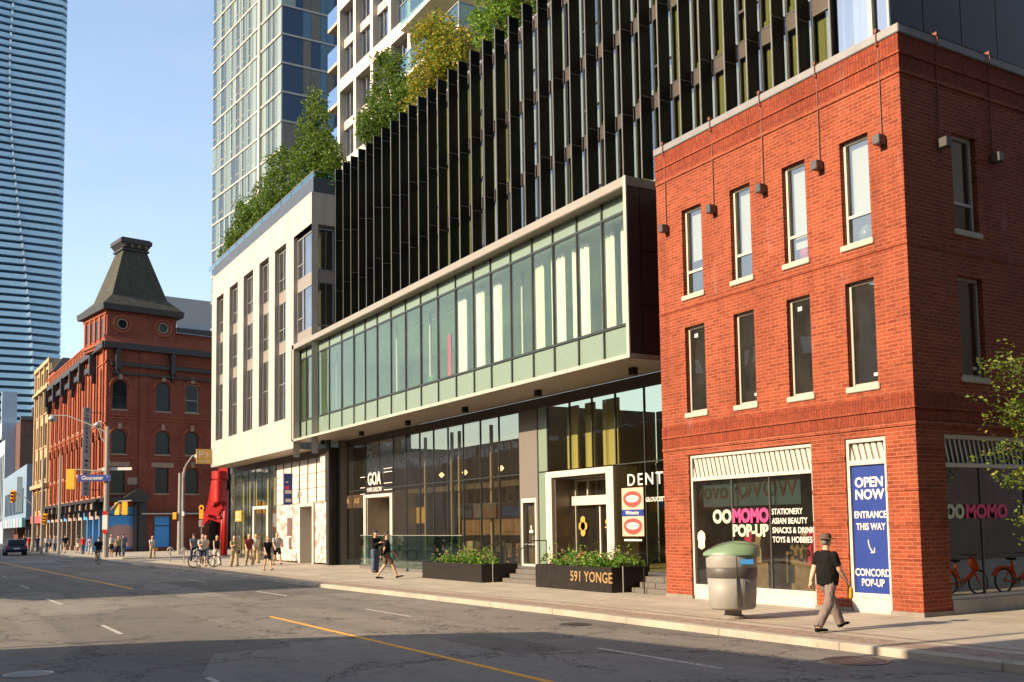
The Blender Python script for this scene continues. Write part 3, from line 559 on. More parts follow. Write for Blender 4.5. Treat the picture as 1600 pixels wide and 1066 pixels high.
# fins and the windows between them
fy = [50.8, 49.65, 48.53, 47.45, 46.42, 45.42, 44.37, 43.28, 42.24, 41.24, 40.2, 39.2, 38.19, 37.15, 36.2, 35.13, 34.05, 33.07, 31.99, 30.96, 29.9, 28.96, 27.86, 26.9, 25.91, 24.94, 23.98, 23.07, 22.09, 21.2, 20.19, 19.32, 18.38, 17.5, 16.43]
ZF = 21.7
rnd = random.Random(8)
for i, y in enumerate(fy):
    zb = 12.4 if y > 24 else 12.75
    dp = .44; y0 = y-.018; y1 = y+.018
    b = MB(); b.box(19.09, 19.07+dp, y0, y1, zb, ZF+rnd.uniform(-.03, .03)); b.box(19.06, 19.09, y0-.004, y1+.004, zb, ZF, 1)
    for z_ in (21.05, 18.0 if i % 2 else 17.7, 14.9+.25*(i % 3)): b.box(19.062, 19.07+dp, y0-.006, y1+.006, z_, z_+.02, 1)
    b.build('fin', [mFIN, mFINE], FB)
fl = [12.45, 15.32, 18.19, 21.06]
for i in range(len(fy)):
    y1 = fy[i]-.05; y0 = (fy[i+1] if i+1 < len(fy) else 15.35)+.05
    f = MB()
    f.box(19.585, 19.66, y1-.03, y1+.03, 12.4, ZF-.5, 0)
    for z_ in fl: f.box(19.58, 19.70, y0, y1-.03, z_-.22, z_+.18, 1); f.box(19.57, 19.70, y0, y1-.03, z_+.18, z_+.23, 0); f.box(19.57, 19.70, y0, y1-.03, z_-.27, z_-.22, 0)
    if i % 4 == 2:
        for z_ in fl[:3]: f.box(19.58, 19.70, y0, y1-.03, z_+1.05, z_+1.12, 0)
    o = f.build('window', [mALUD, mSPANB], FB)
    g = MB(); g.quad([(19.61, y0-.05, 12.45), (19.61, y1+.05, 12.45), (19.61, y1+.05, ZF-.5), (19.61, y0-.05, ZF-.5)]); g.build('pane', mG_FIN, o, fix=False)
    g = MB()
    for z_ in fl[:3]:
        wdt = rnd.choice([.7, .85, 1.0, 1.0]); xx = 19.72+rnd.uniform(0, .05); g.quad([(xx, y1-(y1-y0)*wdt, z_+.2), (xx, y1, z_+.2), (xx, y1, z_+2.65), (xx, y1-(y1-y0)*wdt, z_+2.65)])
        g.quad([(19.69, y0, z_+.23), (19.69, y1, z_+.23), (19.69, y1, z_+.45), (19.69, y0, z_+.45)]) if i % 3 else None
    g.each('curtain', mCURTY, o, fix=False)
b = MB(); b.box(20.1, 32, 15.2, 50.9, 12.42, ZF-.55, 0); b.build('core', mDARKIN, FB)
b = MB(); b.box(19.6, 40, 14.9, 50.9, ZF-.5, ZF-.3); b.build('roof', mCOPE, FB)
# southern end: glazed corner then charcoal panels facing the side street
b = MB(); b.box(19.1, 19.75, 15.2, 15.32, 12.7, 30); b.box(19.1, 19.16, 14.72, 14.78, 12.7, 30); b.each('corner_post', mALU, FB)
g = MB(); g.quad([(19.2, 14.75, 12.7), (19.2, 16.4, 12.7), (19.2, 16.4, 30), (19.2, 14.75, 30)]); g.build('corner_glazing', glass('pale_corner_glass', (.5, .55, .6), .45, 0, .01), FB, fix=False)
b = MB(); b.box(19.3, 19.4, 15.35, 15.9, 12.7, 30); b.build('corner_blind', mCURT, FB)
b = MB(); b.box(19.25, 40, 14.95, 15.2, 12.6, 34); b.build('side_backing', mBLACK, FB)
b = MB(); x = 19.22
for wd in (1.15, 1.45, 1.45, 1.45, 1.45, 1.45, 1.45, 1.45):
    for z_ in (12.4, 15.6, 18.8, 22, 25.2): b.box(x, x+wd-.03, 14.74, 14.94, z_, z_+3.17)
    x += wd
b.each('side_panel', mCHAR, FB)
# upper volume at the south (above frame) so the mass reads
b = MB(); b.box(19.8, 40, 15.2, 28, ZF-.3, 34); b.build('upper_volume', mCHAR, FB)
# ---- ground floor
GXp = 20.3; FG = FXf(GXp)
b = MB(); y = 21.76
while y < 52.9:
    b.box(20.22, 20.45, y+.012, min(y+1.42, 53.0)-.012, 6.50, ZB-.02); y += 1.42
b.each('fascia_panel', mBROWN, FB); b = MB(); b.box(20.3, 20.5, 21.76, 53, 6.5, ZB-.02); b.build('fascia_backing', mBLACK, FB)
def shopglaz(ys, z0, z1, gm, name='glazing', nojoint=False, x=GXp, tr=4.02, parent=FB, jm=None):
    for a, c in zip(ys, ys[1:]):
        f = MB(); f.box(x-.02, x+.06, a-.018, a+.018, z0, z1); f.box(x-.025, x+.05, a+.018, c-.018, tr-.02, tr+.02) if tr and z0 < tr < z1 else None
        o = f.build('window', jm or mMUL, parent)
        g = MB(); e = [rnd.uniform(-.008, .008) for _ in range(4)]; g.quad([(x+e[0], a, z0), (x+e[1], c, z0), (x+e[2], c, z1), (x+e[3], a, z1)]); g.build('pane', gm, o, fix=False)
yd = [21.8, 23.3, 24.765, 25.755, 27.34]
shopglaz(yd, .45, 6.5, mG_YEL)
shopglaz([27.34, 28.72, 30.14, 31.56], 4.02, 6.5, mG_YEL, tr=None)
b = MB(); b.box(20.29, 20.33, 31.66, 32.28, .45, 6.5); b.build('green_panel', mSPAND, FB); b = MB(); b.box(20.27, 20.36, 31.6, 31.66, .45, 6.5); b.box(20.27, 20.36, 32.28, 32.33, .45, 6.5); b.box(20.27, 20.36, 31.66, 32.28, 4.0, 4.05); b.build('window_frame', mMUL, FB)
b = MB(FG)  # stone-tiled column with a service door
wall(b, -33.66, -32.33, .3, 6.5, [(-33.56, -32.45, .3, 3.05)], .15, .04); b.box(-33.66, -32.33, -.5, -.2, .3, 6.5); b.build('column_cladding', mTILE, FB)
d = MB(FG); frame_rect(d, -33.56, -32.45, .32, 3.05, -.12, .05, .11, 0, .16, .2); dr = d.build('door', mWHITE, FB, bevel=.008); d = MB(FG); d.quad([(-33.5, -.05, .4), (-32.5, -.05, .4), (-32.5, -.05, 3), (-33.5, -.05, 3)]); d.build('pane', mG_SHOP, dr, fix=False)
d = MB(FG); d.box(-33.45, -32.56, -.06, -.02, 1.25, 1.3); d.tube((-32.64, .1, 1.2), (-32.64, .1, 1.6), .015); d.build('handle', mALU, dr)
d = MB(FG); d.box(-33.12, -32.85, -.045, -.04, 1.72, 1.82); d.box(-33.02, -32.94, -.045, -.04, 1.84, 2.0); d.build('notice', mWLET, dr)
# main portal
b = MB(FG); b.box(-31.63, -31.22, -.9, .14, .45, 3.98); b.box(-27.78, -27.36, -.9, .14, .45, 3.98); b.box(-31.22, -27.78, -.9, .14, 3.76, 3.98); pt = b.build('entrance_portal', mWHITE, FB, bevel=.01)
b = MB(FG); b.box(-31.21, -31.15, -.85, .0, .45, 3.75); b.box(-27.84, -27.79, -.85, .0, .45, 3.75); b.box(-31.15, -27.84, -.85, .0, 3.70, 3.75); b.build('portal_lining', mMAROON if 0 else plain('bronze_lining', (.16, .12, .09), .35, .3, .2), pt)
b = MB(FG); frame_rect(b, -31.14, -27.85, .45, 3.69, -.95, -.84, .07); b.box(-31.07, -27.92, -.92, -.66, 2.72, 3.06); b.box(-29.55, -29.47, -.9, -.82, .5, 2.72); b.box(-30.3, -30.24, -.9, -.82, 3.06, 3.6); b.build('sliding_door', mWHITE, pt, bevel=.006)
b = MB(FG); b.quad([(-31.1, -.9, .45), (-27.9, -.9, .45), (-27.9, -.9, 3.7), (-31.1, -.9, 3.7)]); b.build('door_glass', mG_SHOP, pt, fix=False)
b = MB(FG); 
for dx, dz in ((-.13, .0), (.13, 0), (0, .16), (0, -.16), (0, 0)): b.tube((-30.6+dx, -.84, 1.95+dz*1.4), (-30.6+dx, -.82, 1.95+dz*1.4), .15, n=16)
b.build('door_emblem', mGOLD, pt); b = MB(FG); b.tube((-29.1, -.84, 2.1), (-29.1, -.83, 2.1), .09, n=14); b.box(-29.22, -28.98, -.85, -.83, 1.88, 1.92); b.build('door_notice', mYEL, pt)
# shop signs on the dental glazing
text('DENTAL', .56, FG, -26.72, 3.44, .03, mWLET, FB, bold=.004, sx=1.1, align='LEFT', sp=1.3); text('GLOUCESTER', .20, FG, -25.74, 2.78, .03, mWLET, FB, align='LEFT', bold=.004)
mSKIN_P = plain('poster_skin', (.62, .36, .26), .6, 0, .1, 3, 0); mLIP = plain('poster_lips', (.55, .06, .05), .5, 0, .1, 6, 0)
b = MB(FG); b.box(-27.02, -25.86, .02, .04, 1.6, 3.2); po = b.build('dental_poster', mSKIN_P, FB)
b = MB(FG); b.box(-27.02, -25.86, .041, .05, 2.26, 2.48); b.build('poster_band', mBLUES, po); text('Whitening', .17, FG, -26.44, 2.37, .055, mWLET, po, bold=.003)
def ell(mb, t, z_, a, c_, n_, k=20): mb.quad([(t+a*math.cos(2*math.pi*i/k), n_, z_+c_*math.sin(2*math.pi*i/k)*(1 if math.sin(2*math.pi*i/k) < 0 else .8)) for i in range(k)])
for z_ in (2.85, 1.95):
    b = MB(FG); ell(b, -26.44, z_, .50, .30, .045); b.build('lips', mLIP, po, fix=False); b = MB(FG); ell(b, -26.44, z_, .36, .13, .05); b.build('teeth', mWLET, po, fix=False)
    b = MB(FG); b.box(-26.8, -26.08, .051, .053, z_-.008, z_+.008) ; 
    for i in range(-3, 4): b.box(-26.445+i*.1, -26.435+i*.1, .051, .053, z_-.1, z_+.09)
    b.build('tooth_gap', mLIP, po)
text('SCAN ME', .15, FG, -26.6, 1.5, .03, mWLET, FB, bold=.003) if 0 else None
b = MB(FG); b.box(-26.95, -26.0, .02, .03, 1.44, 1.50); b.build('window_decal', mWLET, FB)
# lobby interior
b = MB(); b.quad([(20.5, 21.9, .45), (26, 21.9, .45), (26, 32.2, .45), (20.5, 32.2, .45)]); b.quad([(26, 21.9, .4), (26, 32.2, .4), (26, 32.2, 6.6), (26, 21.9, 6.6)]); b.quad([(20.5, 32.25, .4), (26, 32.25, .4), (26, 32.25, 6.6), (20.5, 32.25, 6.6)]); b.quad([(20.5, 21.85, .4), (26, 21.85, .4), (26, 21.85, 6.6), (20.5, 21.85, 6.6)]); b.build('lobby_room', plain('lobby_wall', (.24, .21, .12), .9, 0, .3, .6), FB, fix=False)
b = MB(); b.box(20.9, 21.0, 28.0, 28.9, 4.1, 6.45); b.box(20.9, 21.0, 29.45, 30.0, 4.1, 6.45); b.box(20.9, 21.0, 30.5, 31.2, 4.1, 6.45); b.box(21.2, 21.3, 24.9, 25.2, .5, 3.2); b.each('blind', mCURTY, FB)
b = MB(); 
for y in (24.4, 25.0, 25.8): b.tube((20.8, y, 3.98), (20.75, y-.1, 3.75), .06)
b.each('spotlight', mBLACK, FB)
# salon glazing
ys = [33.671, 35.341, 36.918, 38.479, 39.952, 41.414, 42.92, 44.45, 45.98]
shopglaz(ys, .35, 6.5, mG_SHOP); shopglaz([45.98, 47.79, 49.71], 3.72, 6.5, mG_SHOP); shopglaz([49.71, 51.4, 53.0], .1, 6.5, mG_SHOP)
b = MB(FG); b.box(-33.7, -33.6+.0, -.01, .03, .3, 6.5); b.build('window_frame', mMUL, FB)
b = MB(FG); b.box(-49.72, -49.42, -1.2, .1, .1, 3.74); b.box(-46.25, -45.95, -1.2, .1, .1, 3.74); b.box(-49.42, -46.25, -1.2, .1, 3.58, 3.74); gp = b.build('salon_portal', mWHITE, FB, bevel=.01)
b = MB(FG); b.box(-49.4, -47.8, -1.35, -1.2, .1, 3.58); b.box(-49.4, -49.32, -1.2, .02, .1, 3.58); b.build('portal_panel', plain('taupe_panel', (.30, .25, .20), .5, .1), gp)
b = MB(FG); frame_rect(b, -47.6, -46.27, .12, 3.0, -1.1, -1.0, .16); b.build('salon_door', mWHITE, gp, bevel=.006); b = MB(FG); b.box(-47.5, -46.3, -1.3, -1.25, .1, 3.58); b.build('dark_lobby', mDARKIN, gp)
text('GOA', .92, FG, -48.2, 4.52, .10, mWLET, FB, 'salon_lettering', .018, .02, sx=.85); text('HAIR SALON', .34, FG, -48.2, 3.98, .10, mWLET, FB, 'salon_lettering', .001, .02, sx=1.0)
b = MB(FG)
for z_ in (4.68, 4.12, 3.78):
    b.box(-50.1, -49.45, .08, .11, z_, z_+.035); b.box(-46.95, -45.9, .08, .11, z_+.12, z_+.155)
b.box(-46.95, -45.9, .08, .11, 4.98, 5.01); b.build('sign_bar', mWLET, FB)
b = MB(FG); b.box(-53.1, -51.45, .03, .07, 3.08, 3.8); b.box(-51.35, -49.76, .03, .07, 3.08, 3.8); sg = b.build('salon_panel', plain('dark_brown_sign', (.05, .03, .015), .5), FB)
text('GOA', .42, FG, -52.3, 3.48, .075, mGLET, sg, bold=.01); text('AGE', .38, FG, -50.7, 3.46, .075, mGLET, sg, bold=.004)
k = N('warm_bulb'); emis = k.pbr((.8, .5, .2), .5, emit=((1, .62, .25), 3.0))
# salon interior
b = MB(); b.quad([(20.5, 33.8, .3), (27, 33.8, .3), (27, 53, .3), (20.5, 53, .3)]); b.quad([(27, 33.8, .3), (27, 53, .3), (27, 53, 6.6), (27, 33.8, 6.6)]); b.quad([(20.5, 53.1, .3), (27, 53.1, .3), (27, 53.1, 6.6), (20.5, 53.1, 6.6)]); b.quad([(20.5, 33.7, .3), (27, 33.7, .3), (27, 33.7, 6.6), (20.5, 33.7, 6.6)]); b.build('salon_room', mSHIN, FB, fix=False)
b = MB()
for y in (40.6, 41.35, 44.2, 37.6): b.box(21.2, 21.32, y, y+.12, .3, 6.4)
b.each('inner_column', mCREAM, FB)
b = MB(); b.box(20.9, 20.95, 36.7, 38.7, 2.35, 3.0); b.box(21.6, 22.0, 34, 52, 3.7, 3.95); b.each('hanging_board', mTRASHD, FB)
b = MB(); b.box(21.5, 21.6, 44.8, 47.9, 2.2, 3.0); b.build('yellow_sign_inside', plain('dim_yellow', (.45, .30, .05), .6, 0, .3), FB)
b = MB(); rnd2 = random.Random(2)
for q in range(26): y = rnd2.uniform(34.3, 52); x = rnd2.uniform(21.3, 24); h_ = rnd2.uniform(.5, 1.5); b.box(x, x+rnd2.uniform(.2, .6), y, y+rnd2.uniform(.2, .8), .3, .3+h_, rnd2.choice([0, 0, 1, 2]))
b.each('salon_furniture', [mTRASHD, mCREAM, mSPANB], FB)
b = MB()
for q in range(14): y = 34.2+q*.16; b.lathe((21.4, y, 2.6+.12*math.sin(q*1.7)), [(.01, -.04), (.035, 0), (.01, .04)], 6)
b.each('bulb', emis, FB)
for y in (36, 39, 42.5, 45): b = MB(); b.lathe((22.5, y, 4.6), [(.02, -.12), (.14, 0), (.05, .12)], 10); b.build('pendant_lamp', emis, FB)
# raised patio, steps
mSTEP = plain('granite_step', (.13, .115, .10), .55, 0, .25, 8)
b = MB(); b.box(19.45, 20.35, 33.7, 45.95, 0, .33); b.box(18.6, 20.35, 21.76, 33.7, 0, .44); b.box(18.95, 19.45, 33.7, 45.9, 0, .17) if 0 else None; b.build('plinth', mSTEP, FB)
b = MB(); b.box(18.28, 18.6, 21.76, 23.6, 0, .29); b.box(17.98, 18.28, 21.76, 23.6, 0, .145); b.box(18.28, 18.6, 28.0, 31.2, 0, .29); b.box(17.98, 18.28, 28.0, 31.2, 0, .145); b.each('step', mSTEP, FB, bevel=.01)
# corner wall between the two ground floor planes
b = MB(); b.box(19.3, 20.3, 52.62, 52.78, 0, 6.5); b.build('return_wall', mGSTONE, FB); b = MB(); b.box(19.9, 20.25, 52.2, 52.6, 0, ZB-.02); b.build('column', mTILE, FB); 
# ================================================================ STONE WING
SB = thing('stone_building', (19.3, 62, 0), 'pale stone building with tall narrow window slots and a planted roof terrace', 'building')
slots = [(69.2, 71.15), (65.56, 67.66), (61.98, 64.18), (58.64, 60.64), (55.3, 57.45)]
Z0, Z1 = 6.5, 20.25
YSN, YSS = 72.35, 50.9
b = MB(FW); hs = [(-c, -a, 8.3, 18.55) for a, c in slots]+[(-53.95, -YSS, 6.0, 18.5)]
wall(b, -YSN, -YSS, Z0, Z1, hs, .36)
b.fr = None; b.quad([(X0, YSS, 18.5), (19.2, YSS, 18.5), (19.2, YSS, Z1), (X0, YSS, Z1)]); b.quad([(X0, YSN, Z0), (30, YSN, Z0), (30, YSN, Z1), (X0, YSN, Z1)]); b.quad([(X0, YSS, Z1), (30, YSS, Z1), (30, YSN, Z1), (X0, YSN, Z1)]); b.quad([(X0, YSS, 18.5), (19.2, YSS, 18.5), (19.2, 54, 18.5), (X0, 54, 18.5)])
b.build('wall', mSTONE, SB, fix=False)
b = MB(); b.box(X0+.03, 19.35, 54.32, YSN-.05, Z0-.02, Z0+.01); b.build('soffit', mSOFF, SB)
rnd = random.Random(4); mVENT = plain('vent_grille', (.22, .19, .165), .6, 0, .2, 20)
def segs(fr, t0, t1, n, parent):
    for z0, z1, k_ in ((15.95, 18.4, 0), (12.95, 15.35, 0), (8.35, 12.35, 1)):
        f = MB(fr); frame_rect(f, t0, t1, z0, z1, n-.03, n+.04, .06, 0); zz = z0+.75 if not k_ else z0+2.1; f.box(t0+.06, t1-.06, n-.03, n+.035, zz, zz+.05)
        if t1-t0 > 1.4: f.box(t0+.85, t0+.93, n-.03, n+.045, z0+.06, z1-.06)
        o = f.build('window', mALU, parent); g = MB(fr); g.quad([(t0, n, z0), (t1, n, z0), (t1, n, z1), (t0, n, z1)]); g.build('pane', mG_BRK, o, fix=False)
    g = MB(fr)
    for z0, z1 in ((15.35, 15.95), (12.35, 12.95)): g.box(t0, t1, n-.02, n+.03, z0, z1)
    g.each('vent_panel', mVENT, parent)
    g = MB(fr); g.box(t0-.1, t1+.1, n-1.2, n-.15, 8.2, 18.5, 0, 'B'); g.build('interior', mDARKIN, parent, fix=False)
for a, c in slots: segs(FW, -c, -a, -.30, SB)
for z0, z1 in ((15.95, 18.3), (12.9, 15.35)):
    f = MB(FW); frame_rect(f, -53.9, -51.0, z0, z1, -.3, -.22, .07); f.box(-52.9, -52.82, -.3, -.21, z0, z1); f.box(-53.83, -52.9, -.3, -.22, z0+.8, z0+.86); o = f.build('window', mALU, SB); g = MB(FW); g.quad([(-53.9, -.26, z0), (-51, -.26, z0), (-51, -.26, z1), (-53.9, -.26, z1)]); g.build('pane', mG_BRK, o, fix=False)
    f = MB(FYf(50.97)); frame_rect(f, 18.05, 19.05, z0, z1, -.05, .05, .08); o = f.build('window', plain('bluegrey_window_frame', (.16, .18, .22), .4, .2, .1), SB); g = MB(FYf(50.97)); g.quad([(18.05, 0, z0), (19.05, 0, z0), (19.05, 0, z1), (18.05, 0, z1)]); g.build('pane', mG_BRK, o, fix=False)
f = MB(); f.box(17.98, 18.1, 50.92, 51.02, 12.4, 18.45); f.box(17.98, 18.06, 51.02, 53.95, 15.35, 15.95); f.box(17.98, 18.06, 51.02, 53.95, 12.36, 12.9); f.box(18.1, 19.1, 50.93, 50.99, 15.35, 15.95); f.build('corner_mullion', mVENT, SB)
f = MB(); f.box(18.5, 19.3, 51.5, 53.9, 12.4, 18.5); f.build('corner_room', mDARKIN, SB)
# terrace upstand + glass rail
b = MB(); b.box(X0+.1, X0+.22, YSS+.03, YSN, Z1, Z1+.85); b.box(X0+.22, 19.2, YSS+.03, YSS+.15, Z1, Z1+.85); b.box(X0+.3, 30, YSN-.2, YSN-.05, Z1, Z1+.5); b.build('terrace_upstand', mCHAR if 0 else plain('slate_blue_upstand', (.06, .07, .085), .45, .1, .2), SB)
b = MB()
for i in range(12): y = YSS+.05+i*1.93; b.box(X0+.12, X0+.15, y, y+1.85, Z1+.85, Z1+1.18)
b.box(X0+.2, 19.1, YSS+.06, YSS+.09, Z1+.85, Z1+1.18); b.each('glass_rail', mG_RAIL, SB)
b = MB(); b.box(X0+.11, X0+.16, YSS, YSN, Z1+1.18, Z1+1.21); b.box(X0+.16, 19.1, YSS+.05, YSS+.1, Z1+1.18, Z1+1.21); b.build('hand_rail', mALU, SB)
# ground floor of the stone wing
GX2 = 19.3; FG2 = FXf(GX2); k_ = .9507
b = MB(); b.box(GX2-.02, GX2+.2, 52.78, 72.9, 6.05, Z0-.02); b.build('fascia', mBROWN, SB)
b = MB(); b.box(GX2-.12, GX2+.35, 51.6, 52.62, 0, Z0-.02) if 0 else b.box(19.18, 19.32, 52.2, 52.62, 0, 6.86); b.build('dark_column', mGSTONE, SB)
shopglaz([61.9, 63.5, 65.1, 66.7, 68.3, 69.9, 71.5, 72.9], .1, 6.05, mG_YEL, x=GX2, tr=3.47, parent=SB)
b = MB()
for i, y in enumerate((62.4, 64.0, 65.5, 68.6, 70.2, 71.8)): b.box(20.0, 20.06, y, y+.8, .3 if i > 3 else 3.5, 6.0)
b.each('curtain', mCURTY, SB)
b = MB(); b.box(22.5, 22.6, 61.5, 73, 0, 6.1); b.box(19.4, 22.5, 72.8, 72.9, 0, 6.1); b.build('room_wall', plain('yellowish_room', (.36, .33, .17), .9, 0, .15), SB)
b = MB(FG2); b.box(-66.9, -66.55, -.7, .1, .0, 3.55); b.box(-63.75, -63.4, -.7, .1, 0, 3.55); b.box(-66.55, -63.75, -.7, .1, 3.35, 3.55); o = b.build('shop_portal', mWHITE, SB, bevel=.01); b = MB(FG2); b.box(-66.55, -64.9, -.75, -.65, 0, 3.35); b.build('portal_panel', bpy.data.materials['taupe_panel'], o); b = MB(FG2); b.box(-64.9, -63.75, -.75, -.7, 0, 3.35); b.build('dark_lobby', mDARKIN, o)
b = MB(FG2); b.box(-71.2, -69.6, .03, .1, 2.6, 3.35); o = b.build('gold_plaque', mGOLD, SB); b = MB(FG2)
for q in range(4): b.torus(FG2.p(-70.6+.18*(q % 2), .12, 3.02+.14*(q//2)), .07, .02, ax=(1, 0, 0), n=10, k=4)
b.box(-70.9, -69.95, .1, .12, 2.72, 2.76); b.build('plaque_mark', mWLET, o)
# printed pale hoarding behind the glass
k = N('printed_hoarding'); u_, v_, w_ = k.uvw(); p = k.pos()
line = k.math('LESS_THAN', k.math('FRACT', k.math('MULTIPLY', v_, 1.05)), .035)
l2 = k.math('LESS_THAN', k.math('ABSOLUTE', k.math('SINE', k.math('MULTIPLY', k.math('ADD', u_, k.math('MULTIPLY', v_, .35)), 2.2))), .05)
up = k.math('GREATER_THAN', v_, 3.6)
ns = k.noise(k.mapv(p, (1, 1.2, 1.6)), 1.3, 5, .75)
blot = k.math('MULTIPLY', k.ramp(ns, [(.50, 0.), (.56, 1.)]), k.math('SUBTRACT', 1, up))
c_ = k.mix(k.math('MULTIPLY', k.math('MULTIPLY', k.math('MAXIMUM', line, l2), up), .8), (.52, .46, .41), (.20, .12, .08))
c_ = k.mix(k.math('MULTIPLY', blot, .75), c_, (.24, .10, .075)); mHOARD = k.pbr(c_, .7)
b = MB(FG2); wall(b, -61.9, -52.9, .1, 6.05, [(-57.3, -54.7, .1, 3.5)], .05); b.build('printed_hoarding', mHOARD, SB, fix=False)
b = MB(FG2)
for a in (-61.9, -60.4, -58.9, -57.4, -55.9, -54.4, -52.92): b.box(a-.015, a+.015, -.02, .05, 3.5, 6.05)
for z_ in (3.5, 4.35, 5.2): b.box(-61.9, -52.92, -.0, .02, z_-.01, z_+.01)
b.build('hoarding_joint', mSPANB, SB)
b = MB(FG2); b.box(-57.3, -57.05, -.9, .12, 0, 3.5); b.box(-54.95, -54.7, -.9, .12, 0, 3.5); b.box(-57.05, -54.95, -.9, .12, 3.3, 3.5); o = b.build('shop_portal', mWHITE, SB, bevel=.01)
b = MB(FG2); b.box(-57.05, -55.5, -1.0, -.85, 0, 3.3); b.box(-56.3, -56.28, -.85, -.83, 0, 3.3); b.box(-57.05, -55.5, -.85, -.83, 2.7, 2.72); b.build('portal_panel', bpy.data.materials['taupe_panel'], o); b = MB(FG2); b.box(-55.5, -54.95, -1.0, -.95, 0, 3.3); b.build('dark_lobby', mDARKIN, o)
b = MB(FG2); b.box(-59.7, -58.8, .01, .03, 1.6, 2.7); b.box(-60.9, -60.5, .01, .03, .9, 1.4); b.box(-59.4, -58.9, .01, .03, .8, 1.5); b.each('printed_figure', plain('dim_print', (.12, .07, .06), .7, 0, .3), SB)
text('JUNO', .5, FG2, -57.3, 3.98, .03, mTILE, SB, bold=.004) if 0 else None
text('JETE', .42, FG2, -57.4, 4.05, .03, mCREAM, SB, 'shop_lettering', .004)
b = MB(); b.ext([(18.95, 3.55), (19.25, 3.55), (19.25, 5.5), (18.95, 5.5)], 59.4, 59.46) if 0 else b.box(18.42, 18.92, 57.6, 57.65, 3.45, 5.3); bn = b.build('blue_banner', mBLUES, SB)
b = MB(FYf(57.6)); b.box(18.46, 18.72, .0, .006, 4.35, 4.55, 1); b.box(18.46, 18.86, .0, .006, 4.1, 4.3, 0); b.box(18.5, 18.65, .0, .006, 4.75, 4.82, 0); b.box(18.48, 18.84, .0, .006, 3.6, 3.8, 0); b.build('banner_lettering', [mWLET, mPINK], bn)
# gold parking sign hung from the corner
FPk = FYf(72.1); b = MB(FPk); b.box(16.66, 17.72, -.06, .06, 6.72, 7.78); o = b.build('parking_sign', mGOLD, None, bevel=.01, label='gold square parking sign with a white P and arrow on the stone corner', cat='sign')
text('P', .72, FPk, 16.97, 7.36, .062, mWLET, o, bold=.004); text('>', .72, FPk, 17.4, 7.34, .062, mWLET, o, bold=.002, sx=.7); text('PARKING', .17, FPk, 17.18, 6.9, .062, mWLET, o, bold=.003)
b = MB(); b.tube((17.6, 72.1, 7.7), (17.9, 72.1, 7.7), .03); b.tube((17.6, 72.1, 6.9), (17.9, 72.1, 6.9), .03); b.build('bracket', mALU, o)
# ================================================================ OLD RED BRICK BUILDING
P0 = (15.45, 105.1); a80 = R(80); FWg = Frame(P0, (math.sin(a80), math.cos(a80))); aS = R(177.9); FSt = Frame(P0, (math.sin(aS), math.cos(aS)))
RB = thing('red_brick_building', (P0[0], P0[1], 0), 'ornate Victorian red brick building with a pyramid slate corner tower', 'building')
hw = [(.63, 2.07, 14.25, 17.2, 1), (5.05, 6.5, 14.3, 17.3, 1), (8.15, 9.55, 14.35, 17.35, 1), (.65, 2.05, 9.78, 12.2, 1), (5.02, 6.48, 9.85, 12.25, 1), (8.1, 9.6, 9.9, 12.3, 1), (.6, 1.97, 5.85, 8.4), (5.05, 6.42, 5.85, 8.45), (8.25, 9.6, 5.85, 8.5, 1)]
gh = [(.35, 3.1, .3, 4.5), (4.94, 6.68, .4, 3.5), (10.8, 12.2, .0, 3.55)]
ZC = 20.9; LN = 36.7
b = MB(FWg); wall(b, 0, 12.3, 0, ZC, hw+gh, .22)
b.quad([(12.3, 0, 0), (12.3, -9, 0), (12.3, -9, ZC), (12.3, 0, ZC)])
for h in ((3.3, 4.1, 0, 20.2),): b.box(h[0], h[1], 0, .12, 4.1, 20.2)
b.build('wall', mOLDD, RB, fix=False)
# street face
b = MB(FSt); wins = []
bays = []
t = -2.1
nb = 11
for i in range(nb):
    t = -1.0-i*3.25; bays.append(t)
for t in bays:
    for a, c, z0, z1 in ((t-2.1, t-1.3, 13.2, 18.6), (t-1.1, t-.3, 13.2, 18.6)): wins.append((a, c, z0, z1, 1))
    wins.append((t-2.15, t-.3, 8.4, 12.3, 1)); wins.append((t-2.1, t-1.3, 5.6, 7.9)); wins.append((t-1.1, t-.3, 5.6, 7.9))
wall(b, -LN, 0, 4.6, ZC, wins, .3)
b.build('wall', mOLD, RB, fix=False)
def redwin(fr, h, n, light=False):
    f = MB(fr); rad = (h[1]-h[0])/2 if len(h) > 4 else 0
    f.box(h[0], h[0]+.07, n, n+.06, h[2], h[3]-rad); f.box(h[1]-.07, h[1], n, n+.06, h[2], h[3]-rad); zm = (h[2]+h[3]-rad)/2+.1; f.box(h[0]+.07, h[1]-.07, n, n+.055, zm, zm+.06); f.box(h[0]+.07, h[1]-.07, n, n+.06, h[2], h[2]+.08)
    if rad: cx = (h[0]+h[1])/2; pts = [(cx-rad*.95*math.cos(math.pi*q/8), n+.03, h[3]-rad+rad*.95*math.sin(math.pi*q/8)) for q in range(9)]; f.path(pts, .04, 4)
    else: f.box(h[0]+.07, h[1]-.07, n, n+.06, h[3]-.07, h[3])
    f.box(h[0]-.12, h[1]+.12, n, .06+(.0), h[2]-.16, h[2]-.0, 1)
    o = f.build('window', [mCREAM if light else mDKTRIM, mOSTONE], RB); g = MB(fr); g.quad([(h[0], n+.01, h[2]), (h[1], n+.01, h[2]), (h[1], n+.01, h[3]), (h[0], n+.01, h[3])]); g.build('pane', mG_OLD, o, fix=False)
    return o
mG_OLD = plain('old_window_glass', (.010, .011, .012), .10, 0, .3, 2, 0, .25)
for i, h in enumerate(hw): redwin(FWg, h, -.2, i == 2)
for i, h in enumerate(wins):
    if i < 80: redwin(FSt, h, -.28, i % 5 == 2)
